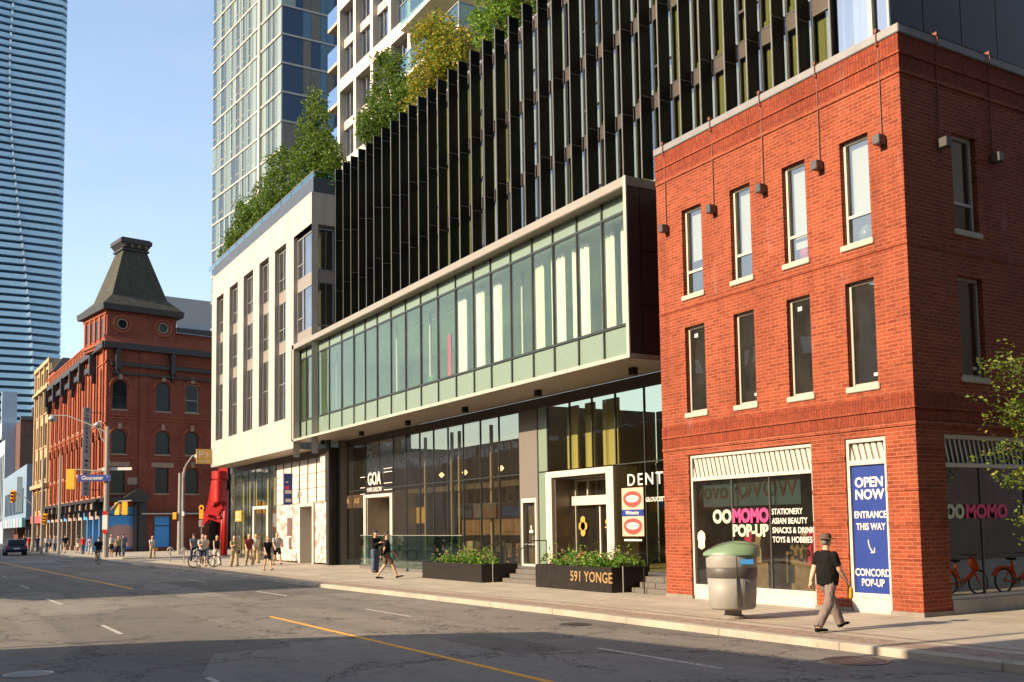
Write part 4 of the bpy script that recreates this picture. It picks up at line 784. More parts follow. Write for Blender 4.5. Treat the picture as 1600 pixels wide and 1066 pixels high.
# arch mouldings and keystones on the wing
for h in hw[:6]+hw[8:]:
    cx = (h[0]+h[1])/2; rad = (h[1]-h[0])/2+.28; zc_ = h[3]-(h[1]-h[0])/2
    b = MB(FWg); pts = [(cx-rad*math.cos(math.pi*q/12), .05, zc_+rad*math.sin(math.pi*q/12)) for q in range(13)]; b.path(pts, .12, 5); b.build('arch_moulding', mOLD, RB)
    b = MB(FWg); b.box(cx-.18, cx+.18, 0, .2, h[3]+.05, h[3]+.65); b.build('keystone', mOSTONE, RB)
b = MB(FWg)
for z_ in (13.6, 13.3, 9.3, 19.1): b.box(-.05, 12.3, 0, .06, z_, z_+.12)
for q in range(16): z_ = 13.9+q*.4; b.box(-.04, .5, 0, .04, z_, z_+.12)
b.build('string_course', mOLD, RB)
b = MB(FWg); b.box(4.6, 6.9, 0, .08, 8.5, 9.0); b.box(.2, 2.4, 0, .08, 8.5, 8.95); b.box(2.2, 3.2, 0, .1, 6.7, 7.4); b.each('stone_lintel', mOSTONE, RB)
# cornices (dark)
b = MB(FWg); b.box(-.35, 12.3, 0, .45, 20.3, 20.95); b.box(.4, 12.3, 0, .3, 18.6, 19.0); b.box(.4, 12.3, 0, .22, 17.75, 17.95); b.box(7.1, 12.3, 0, .3, 22.7, 23.1); b.build('cornice', mDKTRIM, RB)
b = MB(FSt); b.box(-LN, .35, 0, .5, 20.35, 20.95); 
for i in range(5):
    a = -5.2-i*6.5; b.box(a-4.6, a, 0, .45, 18.8, 19.4)
b.build('cornice', mDKTRIM, RB)
for t in (1.0, 6.6): 
    b = MB(FWg); b.box(t-.22, t+.22, .0, .55, 18.2, 19.9); b.ext([(t-.35, 19.9), (t+.35, 19.9), (t, 20.35)], 0, .6); b.ext([(t-.15, 18.2), (t+.15, 18.2), (t, 17.2)], 0, .35); b.build('console_bracket', mDKTRIM, RB)
for i in range(6):
    t = -4.9-i*6.2; b = MB(FSt); b.box(t-.25, t+.25, .0, .8, 18.2, 20.3); b.ext([(t-.15, 18.2), (t+.15, 18.2), (t, 17.3)], 0, .5); b.build('console_bracket', mDKTRIM, RB)
# parapet + roofs (tiled)
b = MB(FWg); b.quad([(7.1, .3, 20.95), (12.3, .3, 20.95), (12.3, -.4, 22.7), (7.1, -.4, 22.7)]); b.quad([(-.3, .4, 20.95), (7.1, .4, 20.95), (7.1, -.1, 21.7), (-.3, -.1, 21.7)]); b.build('roof', brick('red_tile', (.34, .08, .04), (.20, .05, .03), (.06, .03, .025), .25, .22, .03, dirt=.5), RB, fix=False)
b = MB(FSt); b.quad([(-7.6, .4, 20.95), (-LN, .4, 20.95), (-LN, -2.4, 23.6), (-7.6, -2.4, 23.6)]); b.ext([(-13.5, 20.95), (-9, 20.95), (-11.2, 23.8)], -3, .1); b.box(-LN, -7.6, -9, -2.4, 20, 23.5); b.build('roof', mDKBR, RB)
b = MB(FSt)
for i in range(28): b.box(-8.3-i*1.0, -7.75-i*1.0, .41, .5, 20.95, 21.7)
b.box(-LN, -7.7, .38, .55, 21.7, 21.85); b.build('balustrade', mOLD, RB)
b = MB(FSt); b.box(-LN-.2, -LN+4.2, -3, .2, 20.95, 22.6); b.prism([(-LN-.4, .4), (-LN+4.4, .4), (-LN+4.4, -3.2), (-LN-.4, -3.2)], 22.6, 24.6, 1, [(-LN+1.6, -1), (-LN+2.4, -1), (-LN+2.4, -1.8), (-LN+1.6, -1.8)]); b.build('end_pavilion', [mOLD, mDKTRIM], RB)
# corner tower (square in wing frame)
TW = 7.05
rh = [(1.0, 1.98, 22.35, 23.45), (5.18, 6.16, 22.4, 23.5)]
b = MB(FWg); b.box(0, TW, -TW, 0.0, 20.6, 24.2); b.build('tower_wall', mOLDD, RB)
b = MB(FWg)
for h in rh: cx, cz = (h[0]+h[1])/2, (h[2]+h[3])/2; b.tube((cx, .0, cz), (cx, .04, cz), .46, n=20)
b.each('round_window', mG_OLD, RB)
b = MB(FWg)
for h in rh: cx, cz = (h[0]+h[1])/2, (h[2]+h[3])/2; b.torus(FWg.p(cx, .03, cz), .5, .07, ax=FWg.n, n=20, k=5)
b.build('round_frame', mOSTONE, RB) if 0 else None
for h in rh: cx, cz = (h[0]+h[1])/2, (h[2]+h[3])/2; b = MB(FWg); b.torus(FWg.p(cx, .03, cz), .5, .07, ax=FWg.n, n=20, k=5); b.build('round_frame', mOSTONE, RB); b = MB(FWg); b.torus(FWg.p(cx, .02, cz), .85, .14, ax=FWg.n, n=24, k=5); b.build('brick_ring', mOLD, RB)
b = MB(FWg); rr = []
for h in rh: cx, cz = (h[0]+h[1])/2, (h[2]+h[3])/2; pass
LF = Frame(FWg.p(0, 0, 0), tuple(-FWg.n.xy*-1)) ; LF = Frame(FWg.p(0, -TW, 0).xy, tuple(FWg.n.xy))  # west face of the tower, t toward camera
b = MB(LF)
for i in range(4): b.box(.9+i*1.5, 1.6+i*1.5, .0, .03, 21.6, 23.5)
b.each('slit_window', mG_OLD, RB)
b = MB(LF)
for i in range(5): b.box(.3+i*1.5, .75+i*1.5, .0, .12, 21.2, 23.8)
b.box(0, TW, 0, .14, 20.9, 21.2); b.box(0, TW, 0, .14, 23.8, 24.1); b.build('pilaster', mOLD, RB)
def sq(a0, a1, e): return [(a0-e, -TW-e+a0*0), (a1+e, -TW-e), (a1+e, e), (a0-e, e)]
b = MB(FWg); b.prism(sq(0, TW, .55), 24.15, 24.75, 0, sq(0, TW, .62)); b.build('tower_eave', mDKTRIM, RB)
b = MB(FWg); b.prism(sq(0, TW, .55), 24.75, 26.0, 0, sq(0, TW, -.70)); b.prism(sq(0, TW, -.70), 26.0, 31.2, 0, sq(0, TW, -2.3)); b.build('tower_roof', mSLATE, RB)
b = MB(FWg); c0 = sq(0, TW, -2.25)
for z0, z1, e0, e1 in ((31.2, 31.4, -2.12, -2.12), (31.45, 31.95, -2.25, -1.95), (31.95, 32.35, -1.9, -1.9), (32.35, 32.5, -2.05, -2.05)): b.prism(sq(0, TW, e0), z0, z1, 0, sq(0, TW, e1))
for i in range(4):
    for s_ in (0, 1): b.box(2.2+i*.75, 2.5+i*.75, -2.2, -2.0, 31.5, 31.85, 1)
b.build('tower_crown', [mDKTRIM, mOSTONE], RB)
# ground floor wing: dark corner shopfront and blue boards
b = MB(FWg); b.box(.35, 3.1, -.2, -.1, .3, 4.5); b.build('blue_board', mBLUEB, RB); b = MB(FWg); b.box(.35, 3.1, -.1, -.05, 3.62, 3.72); b.box(3.0, 3.25, -.1, .2, 0, 4.9); b.box(-.1, .3, -.1, .25, 0, 4.9); b.box(3.3, 4.1, 0, .3, 0, 5.0); b.build('shopfront_frame', mDKTRIM, RB)
b = MB(FWg); pts = [(.5, .5), (2.95, .5), (2.95, 1.9), (2.7, 2.6), (2.2, 2.75), (1.9, 2.6), (1.5, 2.75), (.9, 2.6), (.5, 2.3)]; b.ext(pts, -.1, -.09); b.build('mural', plain('dusty_pink_mural', (.45, .26, .24), .7, 0, .15, 1), RB)
b = MB(FWg); b.box(-.6, 3.9, 0, 1.3, 4.95, 5.35); b.ext([(1.6, 5.35), (2.3, 5.9), (2.9, 6.2), (3.5, 5.9), (4.2, 5.35)], .1, 1.35); b.build('canopy', mDKTRIM, RB)
b = MB(FWg); b.box(4.94, 6.68, -.2, -.1, .4, 3.5); o = b.build('blue_board', mBLUEB, RB, label='pale blue boarded doorway in the brick wing'); b = MB(FWg); b.box(4.94, 6.68, -.1, -.06, 2.5, 2.6); b.box(4.9, 5.0, -.1, .03, .4, 3.55); b.box(6.62, 6.72, -.1, .03, .4, 3.55); b.build('board_rail', mDKTRIM, o)
b = MB(FWg); b.box(3.5, 12.3, 0, .5, 3.70, 3.84); b.build('metal_canopy', mALU, RB); b = MB(FWg); b.box(10.8, 12.2, -1.5, -1.4, 0, 3.6); b.build('dark_opening', mDARKIN, RB)
# street-side shopfronts
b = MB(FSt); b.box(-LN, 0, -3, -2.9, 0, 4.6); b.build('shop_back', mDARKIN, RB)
for i, t in enumerate(bays):
    b = MB(FSt); b.box(t-.3, t+.1, -.3, .25, 0, 4.3); b.box(t-.4, t+.2, -.3, .35, 0, .5); b.build('shop_pier', mOSTONE if i > 2 else plain('blue_pier', (.10, .22, .36), .5), RB)
    b = MB(FSt); b.ext([(t-.4, 4.2), (t+.2, 4.2), (t+.2, 5.3), (t-.4, 5.3)], -.1, .9); b.ext([(t-.3, 3.6), (t+.1, 3.6), (t+.1, 4.2), (t-.3, 4.2)], -.1, .5); b.build('cornice_bracket', mDKTRIM, RB)
    b = MB(FSt); b.box(t-3.0, t-.4, .1, .5, 4.35, 5.0) if i % 2 else b.ext([(t-3.0, 4.3), (t-.4, 4.3), (t-.4, 4.9), (t-1.7, 5.3), (t-3.0, 4.9)], .1, .6); b.build('shop_cornice', mOSTONE, RB)
    b = MB(FSt); b.box(t-3.0, t-.4, .0, .12, 3.3, 4.1); b.build('shop_sign', [mOSTONE, mCREAM, mBLUEB, plain('pinkish_sign', (.6, .3, .28), .6)][(i*3) % 4], RB)
    b = MB(FSt); b.box(t-3.0, t-.4, -.5, -.45, 0, 3.3); b.build('shop_glass', mG_OLD if i > 2 else mBLUEB, RB)
b = MB(FSt); b.box(-LN, .5, .0, .9, 5.0, 5.25); b.build('shop_canopy', mDKTRIM, RB)
# stone sills and pilaster strips on the street face
b = MB(FSt)
for t in bays: b.box(t-.12, t+.12, 0, .16, 5.4, 20.3)
for z_ in (5.3, 8.0, 12.75, 18.9): b.box(-LN, 0, 0, .1, z_, z_+.15)
b.build('pilaster', mOLD, RB)
for t in bays: b = MB(FSt); cx = t-1.22; rad = 1.08; b.path([(cx-rad*math.cos(math.pi*q/8), .1, 11.37+rad*math.sin(math.pi*q/8)) for q in range(9)], .13, 5); b.build('arch_moulding', mOLD, RB)
# vertical letter sign on the corner
b = MB(); q0 = FSt.p(-1.5, .3, 0); FV = Frame((q0.x-1.15, q0.y), (1, 0))
b = MB(FV); b.box(-.36, .36, -.08, .08, 5.6, 14.4); vs = b.build('vertical_sign', plain('weathered_sign', (.26, .26, .26), .6), RB)
for side_, fr in ((1, FV),):
    for i, ch in enumerate('GLOUCESTER MANSIONS'): 
        if ch != ' ': text(ch, .42, fr, 0, 14.15-i*.462, .085, mBLACK, vs, bold=.012, sx=1.0)
b = MB(FV); b.tube((.4, 0, 13.9), (1.4, 0, 13.9), .04); b.tube((.4, 0, 6.2), (1.4, 0, 6.2), .04); b.each('sign_bracket', mDKTRIM, vs)
# ================================================================ CREAM BUILDING BEYOND
c0 = FSt.p(-LN-.1, 0, 0); FC = Frame((c0.x, c0.y), tuple(FSt.r.xy)); CB = thing('cream_building', (c0.x, c0.y, 0), 'narrow cream and tan stone-fronted building at the far end of the red brick row', 'building')
ch = []
for i in range(3):
    for z0, z1 in ((5, 7.6), (9.2, 12), (13.6, 16.6), (18, 20.8), (22, 23.8)): ch.append((-12.6+i*4.1, -10.8+i*4.1, z0, z1))
b = MB(FC); wall(b, -13.8, 0, 4.2, 24.8, ch, .35); b.quad([(0, 0, 20), (0, -3, 20), (0, -3, 24.8), (0, 0, 24.8)]); b.quad([(-13.8, 0, 24.8), (0, 0, 24.8), (0, -3, 24.8), (-13.8, -3, 24.8)]); b.quad([(-13.8, 0, 0), (-13.8, -9, 0), (-13.8, -9, 24.8), (-13.8, 0, 24.8)]); b.build('wall', mCREAMB, CB, fix=False)
for h in ch: b = MB(FC); b.box(h[0], h[1], -.5, -.33, h[2], h[3]); b.box(h[0]-.1, h[1]+.1, -.1, .12, h[2]-.25, h[2]-.02, 1); b.build('window', [mG_OLD, mCREAMB], CB)
b = MB(FC); b.box(-13.8, 0, 0, .6, 8.0, 8.5); b.box(-13.8, 0, 0, .5, 21.0, 21.35); b.box(-13.8, .1, 0, .35, 24.4, 24.9)
for i in range(4): b.box(-13.7+i*4.3, -13.2+i*4.3, 0, .25, 4.2, 24.4)
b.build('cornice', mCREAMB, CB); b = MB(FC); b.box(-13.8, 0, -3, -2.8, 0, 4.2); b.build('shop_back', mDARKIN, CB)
b = MB(FC)
for i in range(4): b.box(-13.8+i*4.3, -13.2+i*4.3, -.5, .1, 0, 4.2)
b.each('shop_pier', mCREAMB, CB); b = MB(FC); b.box(-12, -1, .0, .6, 3.3, 4.3); b.build('shop_sign', plain('red_white_sign', (.6, .08, .08), .6, 0, .5, 3), CB)
# ================================================================ FAR LEFT ROW
mWB = plain('whitewash_blue', (.32, .38, .44), .7, 0, .15, .6); mPALEB = plain('pale_blue_panel', (.17, .25, .34), .6, 0, .1, .5)
XM = 13.2
MBd = thing('white_building', (XM, 185, 0), 'two-storey white and pale blue block with a row of upper windows beyond the cream building', 'building')
F2 = FXf(XM); b = MB(F2); hh = [(-206+i*3.0, -203.7+i*3.0, 5.0, 8.9) for i in range(13)]; wall(b, -210, -163, 4, 12.2, hh, .3); b.quad([(-163, 0, 4), (-163, -20, 4), (-163, -20, 12.2), (-163, 0, 12.2)]); b.quad([(-210, 0, 12.2), (-163, 0, 12.2), (-163, -20, 12.2), (-210, -20, 12.2)]); b.build('wall', mPALEB, MBd, fix=False)
for h in hh: b = MB(F2); b.box(h[0], h[1], -.4, -.28, h[2], h[3]); b.build('window', mG_OLD, MBd)
for i in range(8): b = MB(F2); b.box(-209+i*5.8, -204+i*5.8, .0, .5, 2.9, 4.3); b.build('shop_sign', [plain('mauve_sign', (.42, .30, .45), .6), plain('teal_sign', (.2, .42, .42), .6), mWB][i % 3], MBd)
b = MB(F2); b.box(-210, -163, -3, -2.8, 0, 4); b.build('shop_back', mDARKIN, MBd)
b = MB(F2); b.box(-167, -166.8, .2, 1.0, 5.2, 10.5); b.build('hanging_sign', mWLET, MBd)
WT = thing('white_tower_building', (XM, 225, 0), 'tall white stepped facade with vertical blue banners at the left edge', 'building')
b = MB(F2); b.box(-250, -210.2, -25, 0, 0, 20); b.box(-216, -210.2, -12, .6, 20, 23); b.box(-213, -211.5, -2, .6, 23, 29); b.build('wall', mWB, WT)
b = MB(F2)
for i in range(10): b.box(-249+i*3.9, -247.5+i*3.9, 0, .06, 4, 17)
b.each('window', mG_OLD, WT)
for t in (-219, -232): b = MB(F2); b.box(t-.1, t+.1, .3, 2.6, 6.5, 17.5); b.build('banner', mBLUES, WT)
GB = thing('gabled_brick_building', (20, 212, 0), 'dark brown brick building with a pitched roof rising behind the pale blue block', 'building')
b = MB(FYf(200)); b.quad([(15.0, 0, 0), (38, 0, 0), (38, 0, 21), (30, 0, 22.5), (15.0, 0, 22.5)]); b.quad([(15.0, 0, 0), (15.0, -30, 0), (15.0, -30, 22.5), (15.0, 0, 22.5)]); b.quad([(15, 0, 22.5), (30, 0, 22.5), (30, -30, 22.5), (15, -30, 22.5)]); b.build('wall', mDKBR, GB, fix=False)
b = MB(FYf(200)); b.box(15, 30, -1, .3, 22.5, 23.2); b.box(17, 18.5, -3, -1, 23, 25); b.build('roof', mALUD, GB)
# grey apartment slab behind the red building
GA = thing('grey_apartment_block', (42, 210, 0), 'distant grey concrete apartment block behind the red brick roof', 'building')
g0 = Vector((.2212, 1.034))*230
FA = Frame((49.6, 237.5), (1, .1)); b = MB(FA); b.box(-3, 60, -20, 0, 0, 56.5); b.build('wall', plain('grey_concrete', (.30, .29, .29), .85, 0, .1, .2), GA)
b = MB(FA); b.box(-6.2, -3, -20, -.5, 0, 56.3); b.build('side_wall', plain('tan_concrete', (.50, .42, .34), .85, 0, .1, .2), GA)
for i in range(6):
    for j in range(4): b = MB(FA); b.box(.8+i*3.2, 3.2+i*3.2, 0, .1, 46.6-j*3.6, 49-j*3.6); b.build('window', mPALEB, GA)
b = MB(FA)
for j in range(5): b.box(.2, 20, .1, 1.0, 49.2-j*3.6, 49.9-j*3.6)
b.each('balcony', plain('blue_grey_balcony', (.22, .27, .33), .6), GA)
# ================================================================ GLASS TOWER
T0 = (32.31, 102.35); aL = R(180-6.5); FL = Frame(T0, (math.sin(aL), math.cos(aL))); aR = R(90.6); FR = Frame(T0, (math.sin(aR), math.cos(aR)))
GT = thing('glass_tower', (T0[0], T0[1], 0), 'tall glass residential tower with pale slab lines behind the stone building', 'tower')
mSLAB = plain('slab_edge', (.32, .31, .29), .6, 0, .1); mPG = plain('pale_glass_panel', (.19, .245, .215), .12, 0, .08, .4, 0, .6); mDG = plain('dark_glass_panel', (.03, .045, .055), .06, 0, .2, .4, 0, .8); mLG = plain('grey_green_panel', (.12, .165, .15), .10, 0, .15, .4, 0, .7)
mNB = plain('navy_glass_panel', (.012, .035, .08), .08, 0, .25, .3, 0, .5); mNB2 = plain('blue_glass_panel', (.05, .12, .18), .08, 0, .25, .3, 0, .6); mNB3 = plain('curtained_glass', (.12, .10, .07), .2, 0, .4, .6, 0, .5)
FLH = 3.245; rnd = random.Random(11)
pat = []
t = -20.4
while t < -6.1: wv = rnd.choice([.45, .55, .8, 1.1]); pat.append((t, min(t+wv, -6.1), rnd.choice([0, 0, 2, 2, 1]))); t += wv
pat2 = []; t = -5.3
for wv, c in ((1.3, 0), (.45, 2), (.55, 1), (.7, 2), (.5, 1), (.6, 2), (1.2, 0)): pat2.append((t, t+wv-.03, c)); t += wv
for k_ in range(4, 22):
    z0 = 55.74-13*FLH+(k_-4)*FLH+FLH*0; z1 = z0+FLH
    if z0 < 12: continue
    b = MB(FL); b.box(-20.42, -5.9, -.3, .10, z0-.13, z0+.10, 0); b.box(-5.4, .06, -.3, .12, z0-.14, z0+.12, 0)
    rr_ = random.Random(k_)
    for a, c, m_ in pat:
        mm = m_ if rr_.random() > .12 else rr_.choice([0, 1, 2]); b.box(a+.03, c-.03, -.2, rr_.uniform(-.01, .03), z0+.12, z1-.14, 1+mm)
        if m_ == 1: b.box(a+.06, c-.06, .03, .06, z0+.9, z0+.98, 0)
        b.box(c-.03, c+.03, -.2, .05, z0+.1, z1-.13, 4)
    for a, c, m_ in pat2: b.box(a+.02, c-.03, -.2, 0, z0+.12, z1-.14, 1+m_); b.box(c-.03, c+.02, -.2, .04, z0+.1, z1-.13, 4)
    b.build('storey_glazing', [mSLAB, mPG, mDG, mLG, mALU], GT)
    b = MB(FR); b.box(0.05, 16, -.3, .10, z0-.12, z0+.08, 0); t = .1
    for j, wv in enumerate((1.5, .8, .9, 1.1, .7, .9, 1.2, .8, 1.4, 1.5, 1.2, 1.4, 1.3)):
        mm = [1, 1, 3, 3, 2, 2, 1][j % 7] if rr_.random() > .25 else rr_.choice([1, 2, 3, 4]); mm = min(mm, 3) if mm < 4 else 5; b.box(t, t+wv-.04, -.2, rr_.uniform(-.02, .02), z0+.08, z1-.13, mm); t += wv
        b.box(t-.04, t, -.2, .03, z0+.08, z1-.12, 4)
    b.build('storey_glazing', [mSLAB, mNB, mNB2, mNB3, mALUD, mPG], GT)
b = MB(FL); b.box(-5.85, -5.42, -.3, .28, 12, 72); b.build('pale_pier', mWHITE, GT)
b = MB(FL); b.box(-20.4, 0, -16, -.35, 0, 73); b.build('core', mDARKIN, GT)
# ================================================================ WHITE GRID TOWER
aW = R(177.5); FWt = Frame((25.7, 68), (math.sin(aW), math.cos(aW)))
WG = thing('grid_tower', (25.7, 68, 20), 'white-framed residential tower set back above the black fins', 'tower')
mWF = plain('white_precast', (.46, .41, .35), .7, 0, .06, 1); cols = [0, 2.85, 5.7, 8.5, 11.3, 14.1]
b = MB(FWt)
for i, c in enumerate(cols): wd = .42 if i < 5 else 0; b.box(c-.0, c+(.42 if i < 5 else .95), -.6, 0, 20, 50)
b.each('column', mWF, WG)
b = MB(FWt)
for z_ in (22.5, 28.75, 35.0, 41.2, 47.5):
    for i in range(5): b.box(cols[i]+.42, cols[i+1], -.6, -.003, z_-.95, z_)
b.each('beam', mWF, WG)
b = MB(FWt)
for z_ in (25.4, 31.85, 38.1, 44.3):
    for i in range(5): b.box(cols[i]+.42, cols[i+1], -.6, -.35, z_-.65, z_)
b.each('spandrel', plain('beige_spandrel', (.42, .37, .33), .7), WG)
mG_WT = glass('pale_blue_glass', (.35, .48, .58), .62, .0, .012, (.8, .9, 1))
for i in range(5):
    for z0, z1 in ((22.5, 24.75), (25.4, 27.8), (28.75, 31.2), (31.85, 34.05), (35, 37.45), (38.1, 40.25), (41.2, 43.6), (44.3, 46.5)):
        a, c = cols[i]+.42, cols[i+1]; f = MB(FWt); frame_rect(f, a, c, z0, z1, -.58, -.5, .06); f.box(a+.7, a+.76, -.58, -.5, z0, z1); o = f.build('window', mALU, WG); g = MB(FWt); g.quad([(a, -.54, z0), (c, -.54, z0), (c, -.54, z1), (a, -.54, z1)]); g.build('pane', mG_WT, o, fix=False)
b = MB(FWt); b.box(0.05, 15.0, -14, -1.5, 20, 50); b.build('core', plain('dim_room', (.14, .16, .16), .9), WG)
b = MB(FWt); b.box(15.0, 30, -14, -3.6, 20, 50); b.build('recessed_wall', mCHAR, WG)
for k_ in range(6): # end balconies (left)
    z_ = 27.0+k_*3.13+.4; b = MB(FWt); b.box(-2.2, .0, -3, -.15, z_-.22, z_); o = b.build('balcony', mCREAM if 0 else plain('tan_soffit', (.48, .36, .25), .8), WG); b = MB(FWt); b.box(-2.2, -.02, -.2, -.15, z_, z_+1.25); b.box(-2.2, -2.15, -3, -.2, z_, z_+1.25); b.build('glass_guard', mG_RAIL if 0 else mG_WT, o)
# big corner balconies on the right
for z_ in (28.75, 32.0, 35.2):
    b = MB(); b.box(24.0, 33, 45.43, 53, z_-.25, z_); o = b.build('balcony', plain('warm_soffit', (.62, .54, .42), .8), WG)
    b = MB(); b.box(24.03, 24.06, 45.46, 53, z_+.02, z_+1.25); b.box(24.06, 33, 45.46, 45.49, z_+.02, z_+1.25); b.build('glass_guard', mG_RAIL, o); b = MB(); b.box(24.0, 24.08, 45.43, 53, z_+1.25, z_+1.31); b.box(24.08, 33, 45.43, 45.5, z_+1.25, z_+1.31)
    for x in (24, 25.7, 27.4, 29.1): b.box(x, x+.06, 45.43, 45.5, z_, z_+1.25)
    for y in (47.5, 49.5): b.box(24, 24.06, y, y+.06, z_, z_+1.25)
    b.build('guard_post', mALU, o)
b = MB(); b.box(26, 33, 50.5, 53, 22, 50); b.build('recess_wall', mCHAR, WG)
# ================================================================ FAR BALCONY TOWER
BT = thing('balcony_tower', (15, 440, 0), 'very tall blue tower wrapped in wavy white-banded balconies at the left edge', 'tower')
mBW = plain('balcony_band', (.30, .50, .66), .35, 0, .15, .08, 0, .6); mBD = plain('tower_recess', (.012, .05, .10), .2, 0, .3, .1, 0); mBE = plain('band_edge', (.60, .72, .80), .5)
FT = Frame((45.6, 424), (math.cos(R(-2)), math.sin(R(-2))))
b = MB(FT); b.box(-62, -2.2, -38, -1.9, 0, 240); b.build('core', mBD, BT)
for k_ in range(78):
    z_ = 1.5+k_*3.0; s1 = math.sin(z_*.022+.6); s2 = math.sin(z_*.031+2)
    kink1 = -15+5.5*s1; kink2 = -36-4*s2
    front = [(-62, -4), (kink2, 1.2+.8*s2), (kink1, .2+.9*s1), (-2.0, -.9-.5*s1), (-.5, -1.8), (0, -3.2), (0, -38), (-62, -38)]
    b = MB(FT); b.prism(front, z_, z_+1.75); [b.box(kk-.35, kk+.35, 0, 1.45+.8*ss_, z_+.1, z_+1.8, 1) for kk, ss_ in ((kink1, s1), (kink2, s2))]
    b.build('balcony_band', [mBW, mBE], BT)
b = MB(FT); b.box(-62, -46, -4, 2.6, 150, 240); b.build('blue_hoist_screen', plain('vivid_blue_glass', (.03, .18, .5), .3), BT)
# ================================================================ TREES
def leafcloud(rnd, blobs, n, size, droop=.0):
    V = []; F_ = []
    tot = sum(bl[3]*bl[4]*bl[5] for bl in blobs)
    for (cx, cy, cz, rx, ry, rz) in blobs:
        for _ in range(int(n*rx*ry*rz/tot)):
            d = Vector((rnd.gauss(0, 1), rnd.gauss(0, 1), rnd.gauss(0, 1))).normalized(); q = rnd.random()**.45
            p = Vector((cx+d.x*rx*q, cy+d.y*ry*q, cz+d.z*rz*q))
            if mnoise.noise(p*(1.25 if size > .12 else 2.2)+Vector((cx, 0, 0))) < (-.04 if size > .12 else -.02) and rnd.random() < .9: continue
            a = Vector((rnd.gauss(0, 1), rnd.gauss(0, 1), rnd.gauss(0, .5)-droop)).normalized(); s_ = size*rnd.uniform(.6, 1.3); c = a.cross(Vector((rnd.gauss(0, 1), rnd.gauss(0, 1), rnd.gauss(0, 1)))).normalized()
            i = len(V); nn = a.cross(c)*s_*.18
            V += [p, p+a*s_*.5+c*s_*.30, p+a*s_+nn, p+a*s_*.5-c*s_*.30]; F_.append((i, i+1, i+2, i+3))
    return V, F_
def leafobj(name, V, F_, mat, parent, **kw):
    o_ = ORG.get(parent.name, Vector()) if parent else Vector(); me = bpy.data.meshes.new(name); me.from_pydata([tuple(v-o_) for v in V], [], F_); me.materials.append(mat)
    o = bpy.data.objects.new(name, me); col.objects.link(o); ORG[o.name] = o_
    if parent: o.parent = parent
    return tag(o, **kw)
def tree(loc, h, blobs, n, size, mat, label, group=None, tr=.09, seed=1, base=None, kind='tree', fork=.35):
    rnd = random.Random(seed); L = Vector(loc); T = thing(kind, loc, label, 'tree', group)
    V, F_ = leafcloud(rnd, [(L.x+b_[0], L.y+b_[1], L.z+b_[2], b_[3], b_[4], b_[5]) for b_ in blobs], n, size); 
    b = MB(); top = L+Vector((0, 0, h*fork)); b.tube(L, top, tr, tr*.75, 8)
    for b_ in blobs:
        e = L+Vector((b_[0], b_[1], b_[2])); m_ = top.lerp(e, .5)+Vector((rnd.uniform(-.2, .2), rnd.uniform(-.2, .2), -.1)); b.tube(top, m_, tr*.6, tr*.4, 6); b.tube(m_, e+Vector((0, 0, b_[5]*.4)), tr*.4, tr*.12, 6)
        for q in range(5):
            d = Vector((rnd.gauss(0, 1), rnd.gauss(0, 1), rnd.gauss(0, 1)+.4)).normalized(); e2 = e+Vector((d.x*b_[3], d.y*b_[4], d.z*b_[5]))*.95; b.tube(m_.lerp(e, rnd.random()), e2, tr*.22, tr*.05, 5)
            i = 10
            for w_ in range(6):
                p = e2+Vector((rnd.gauss(0, .16), rnd.gauss(0, .16), rnd.gauss(0, .16))); 
                V2, F2_ = leafcloud(rnd, [(p.x, p.y, p.z, size*1.6, size*1.6, size*1.6)], 9, size); k0 = len(V); V += V2; F_ += [tuple(j+k0 for j in f) for f in F2_]
    b.build('trunk', mBARK, T); leafobj('crown', V, F_, mat, T); return T
G_ = 'trees on the roof terraces'
tree((19.6, 70.3, 20.8), 4.6, [(0, 0, 2.2, 1.4, 2.5, 1.4), (-.3, 1.9, 1.5, 1.2, 2.2, 1.0), (.2, -.9, 3.5, 1.1, 1.5, 1.2), (0, .5, 4.2, .7, 1.0, .8)], 15000, .19, mLEAF, 'leafy green terrace tree leaning outward at the far end of the stone building roof', G_, seed=1)
tree((19.6, 63.2, 20.8), 5.6, [(0, 0, 3.0, 1.5, 2.9, 1.8), (.2, -1.0, 4.9, 1.0, 1.7, 1.3), (-.1, 1.6, 1.5, 1.2, 1.7, 1.0)], 14000, .19, mLEAF, 'rounded green terrace tree in the middle of the stone building roof', G_, seed=2)
tree((19.7, 56.0, 20.8), 7.0, [(0, 0, 3.0, 1.5, 2.6, 1.9), (.1, .4, 5.3, 1.0, 1.7, 1.5), (.0, -1.8, 2.4, 1.2, 1.8, 1.4), (0, .3, 6.9, .5, .8, .8)], 17000, .19, mLEAF, 'tallest pointed green terrace tree beside the first black fin', G_, seed=3)
tree((20.6, 47.3, 21.4), 5.5, [(0, 0, 2.0, 1.4, 2.4, 1.4), (0, 1.9, 2.1, 1.0, 1.3, .6), (0, 1.3, 4.0, .6, .8, 1.3), (0, -.9, 4.2, .6, .9, 1.4), (0, .1, 5.2, .5, .7, .7), (.1, -2.2, 2.6, .9, 1.0, 1.1)], 14000, .18, mLEAF, 'spiky green tree in front of the white grid tower', G_, seed=4)
tree((20.8, 41.6, 21.4), 5.6, [(0, 0, 2.5, 1.4, 1.9, 1.7), (-.1, .3, 4.2, 1.0, 1.5, 1.3), (0, -1.8, 3.0, 1.0, 1.5, 1.3), (.1, 1.7, 1.6, 1.0, 1.4, 1.0)], 15000, .17, mLEAFY, 'yellowing green tree with orange tips below the corner balcony', G_, seed=5)
tree((20.8, 35.6, 21.4), 4.2, [(0, 0, 2.2, 1.2, 1.7, 1.5), (0, -1.3, 2.6, 1.0, 1.3, 1.3), (.1, .3, 3.6, 1, 1.4, 1)], 11000, .17, mLEAFB, 'bright green roof tree at the top edge right of the corner balcony', G_, seed=6)
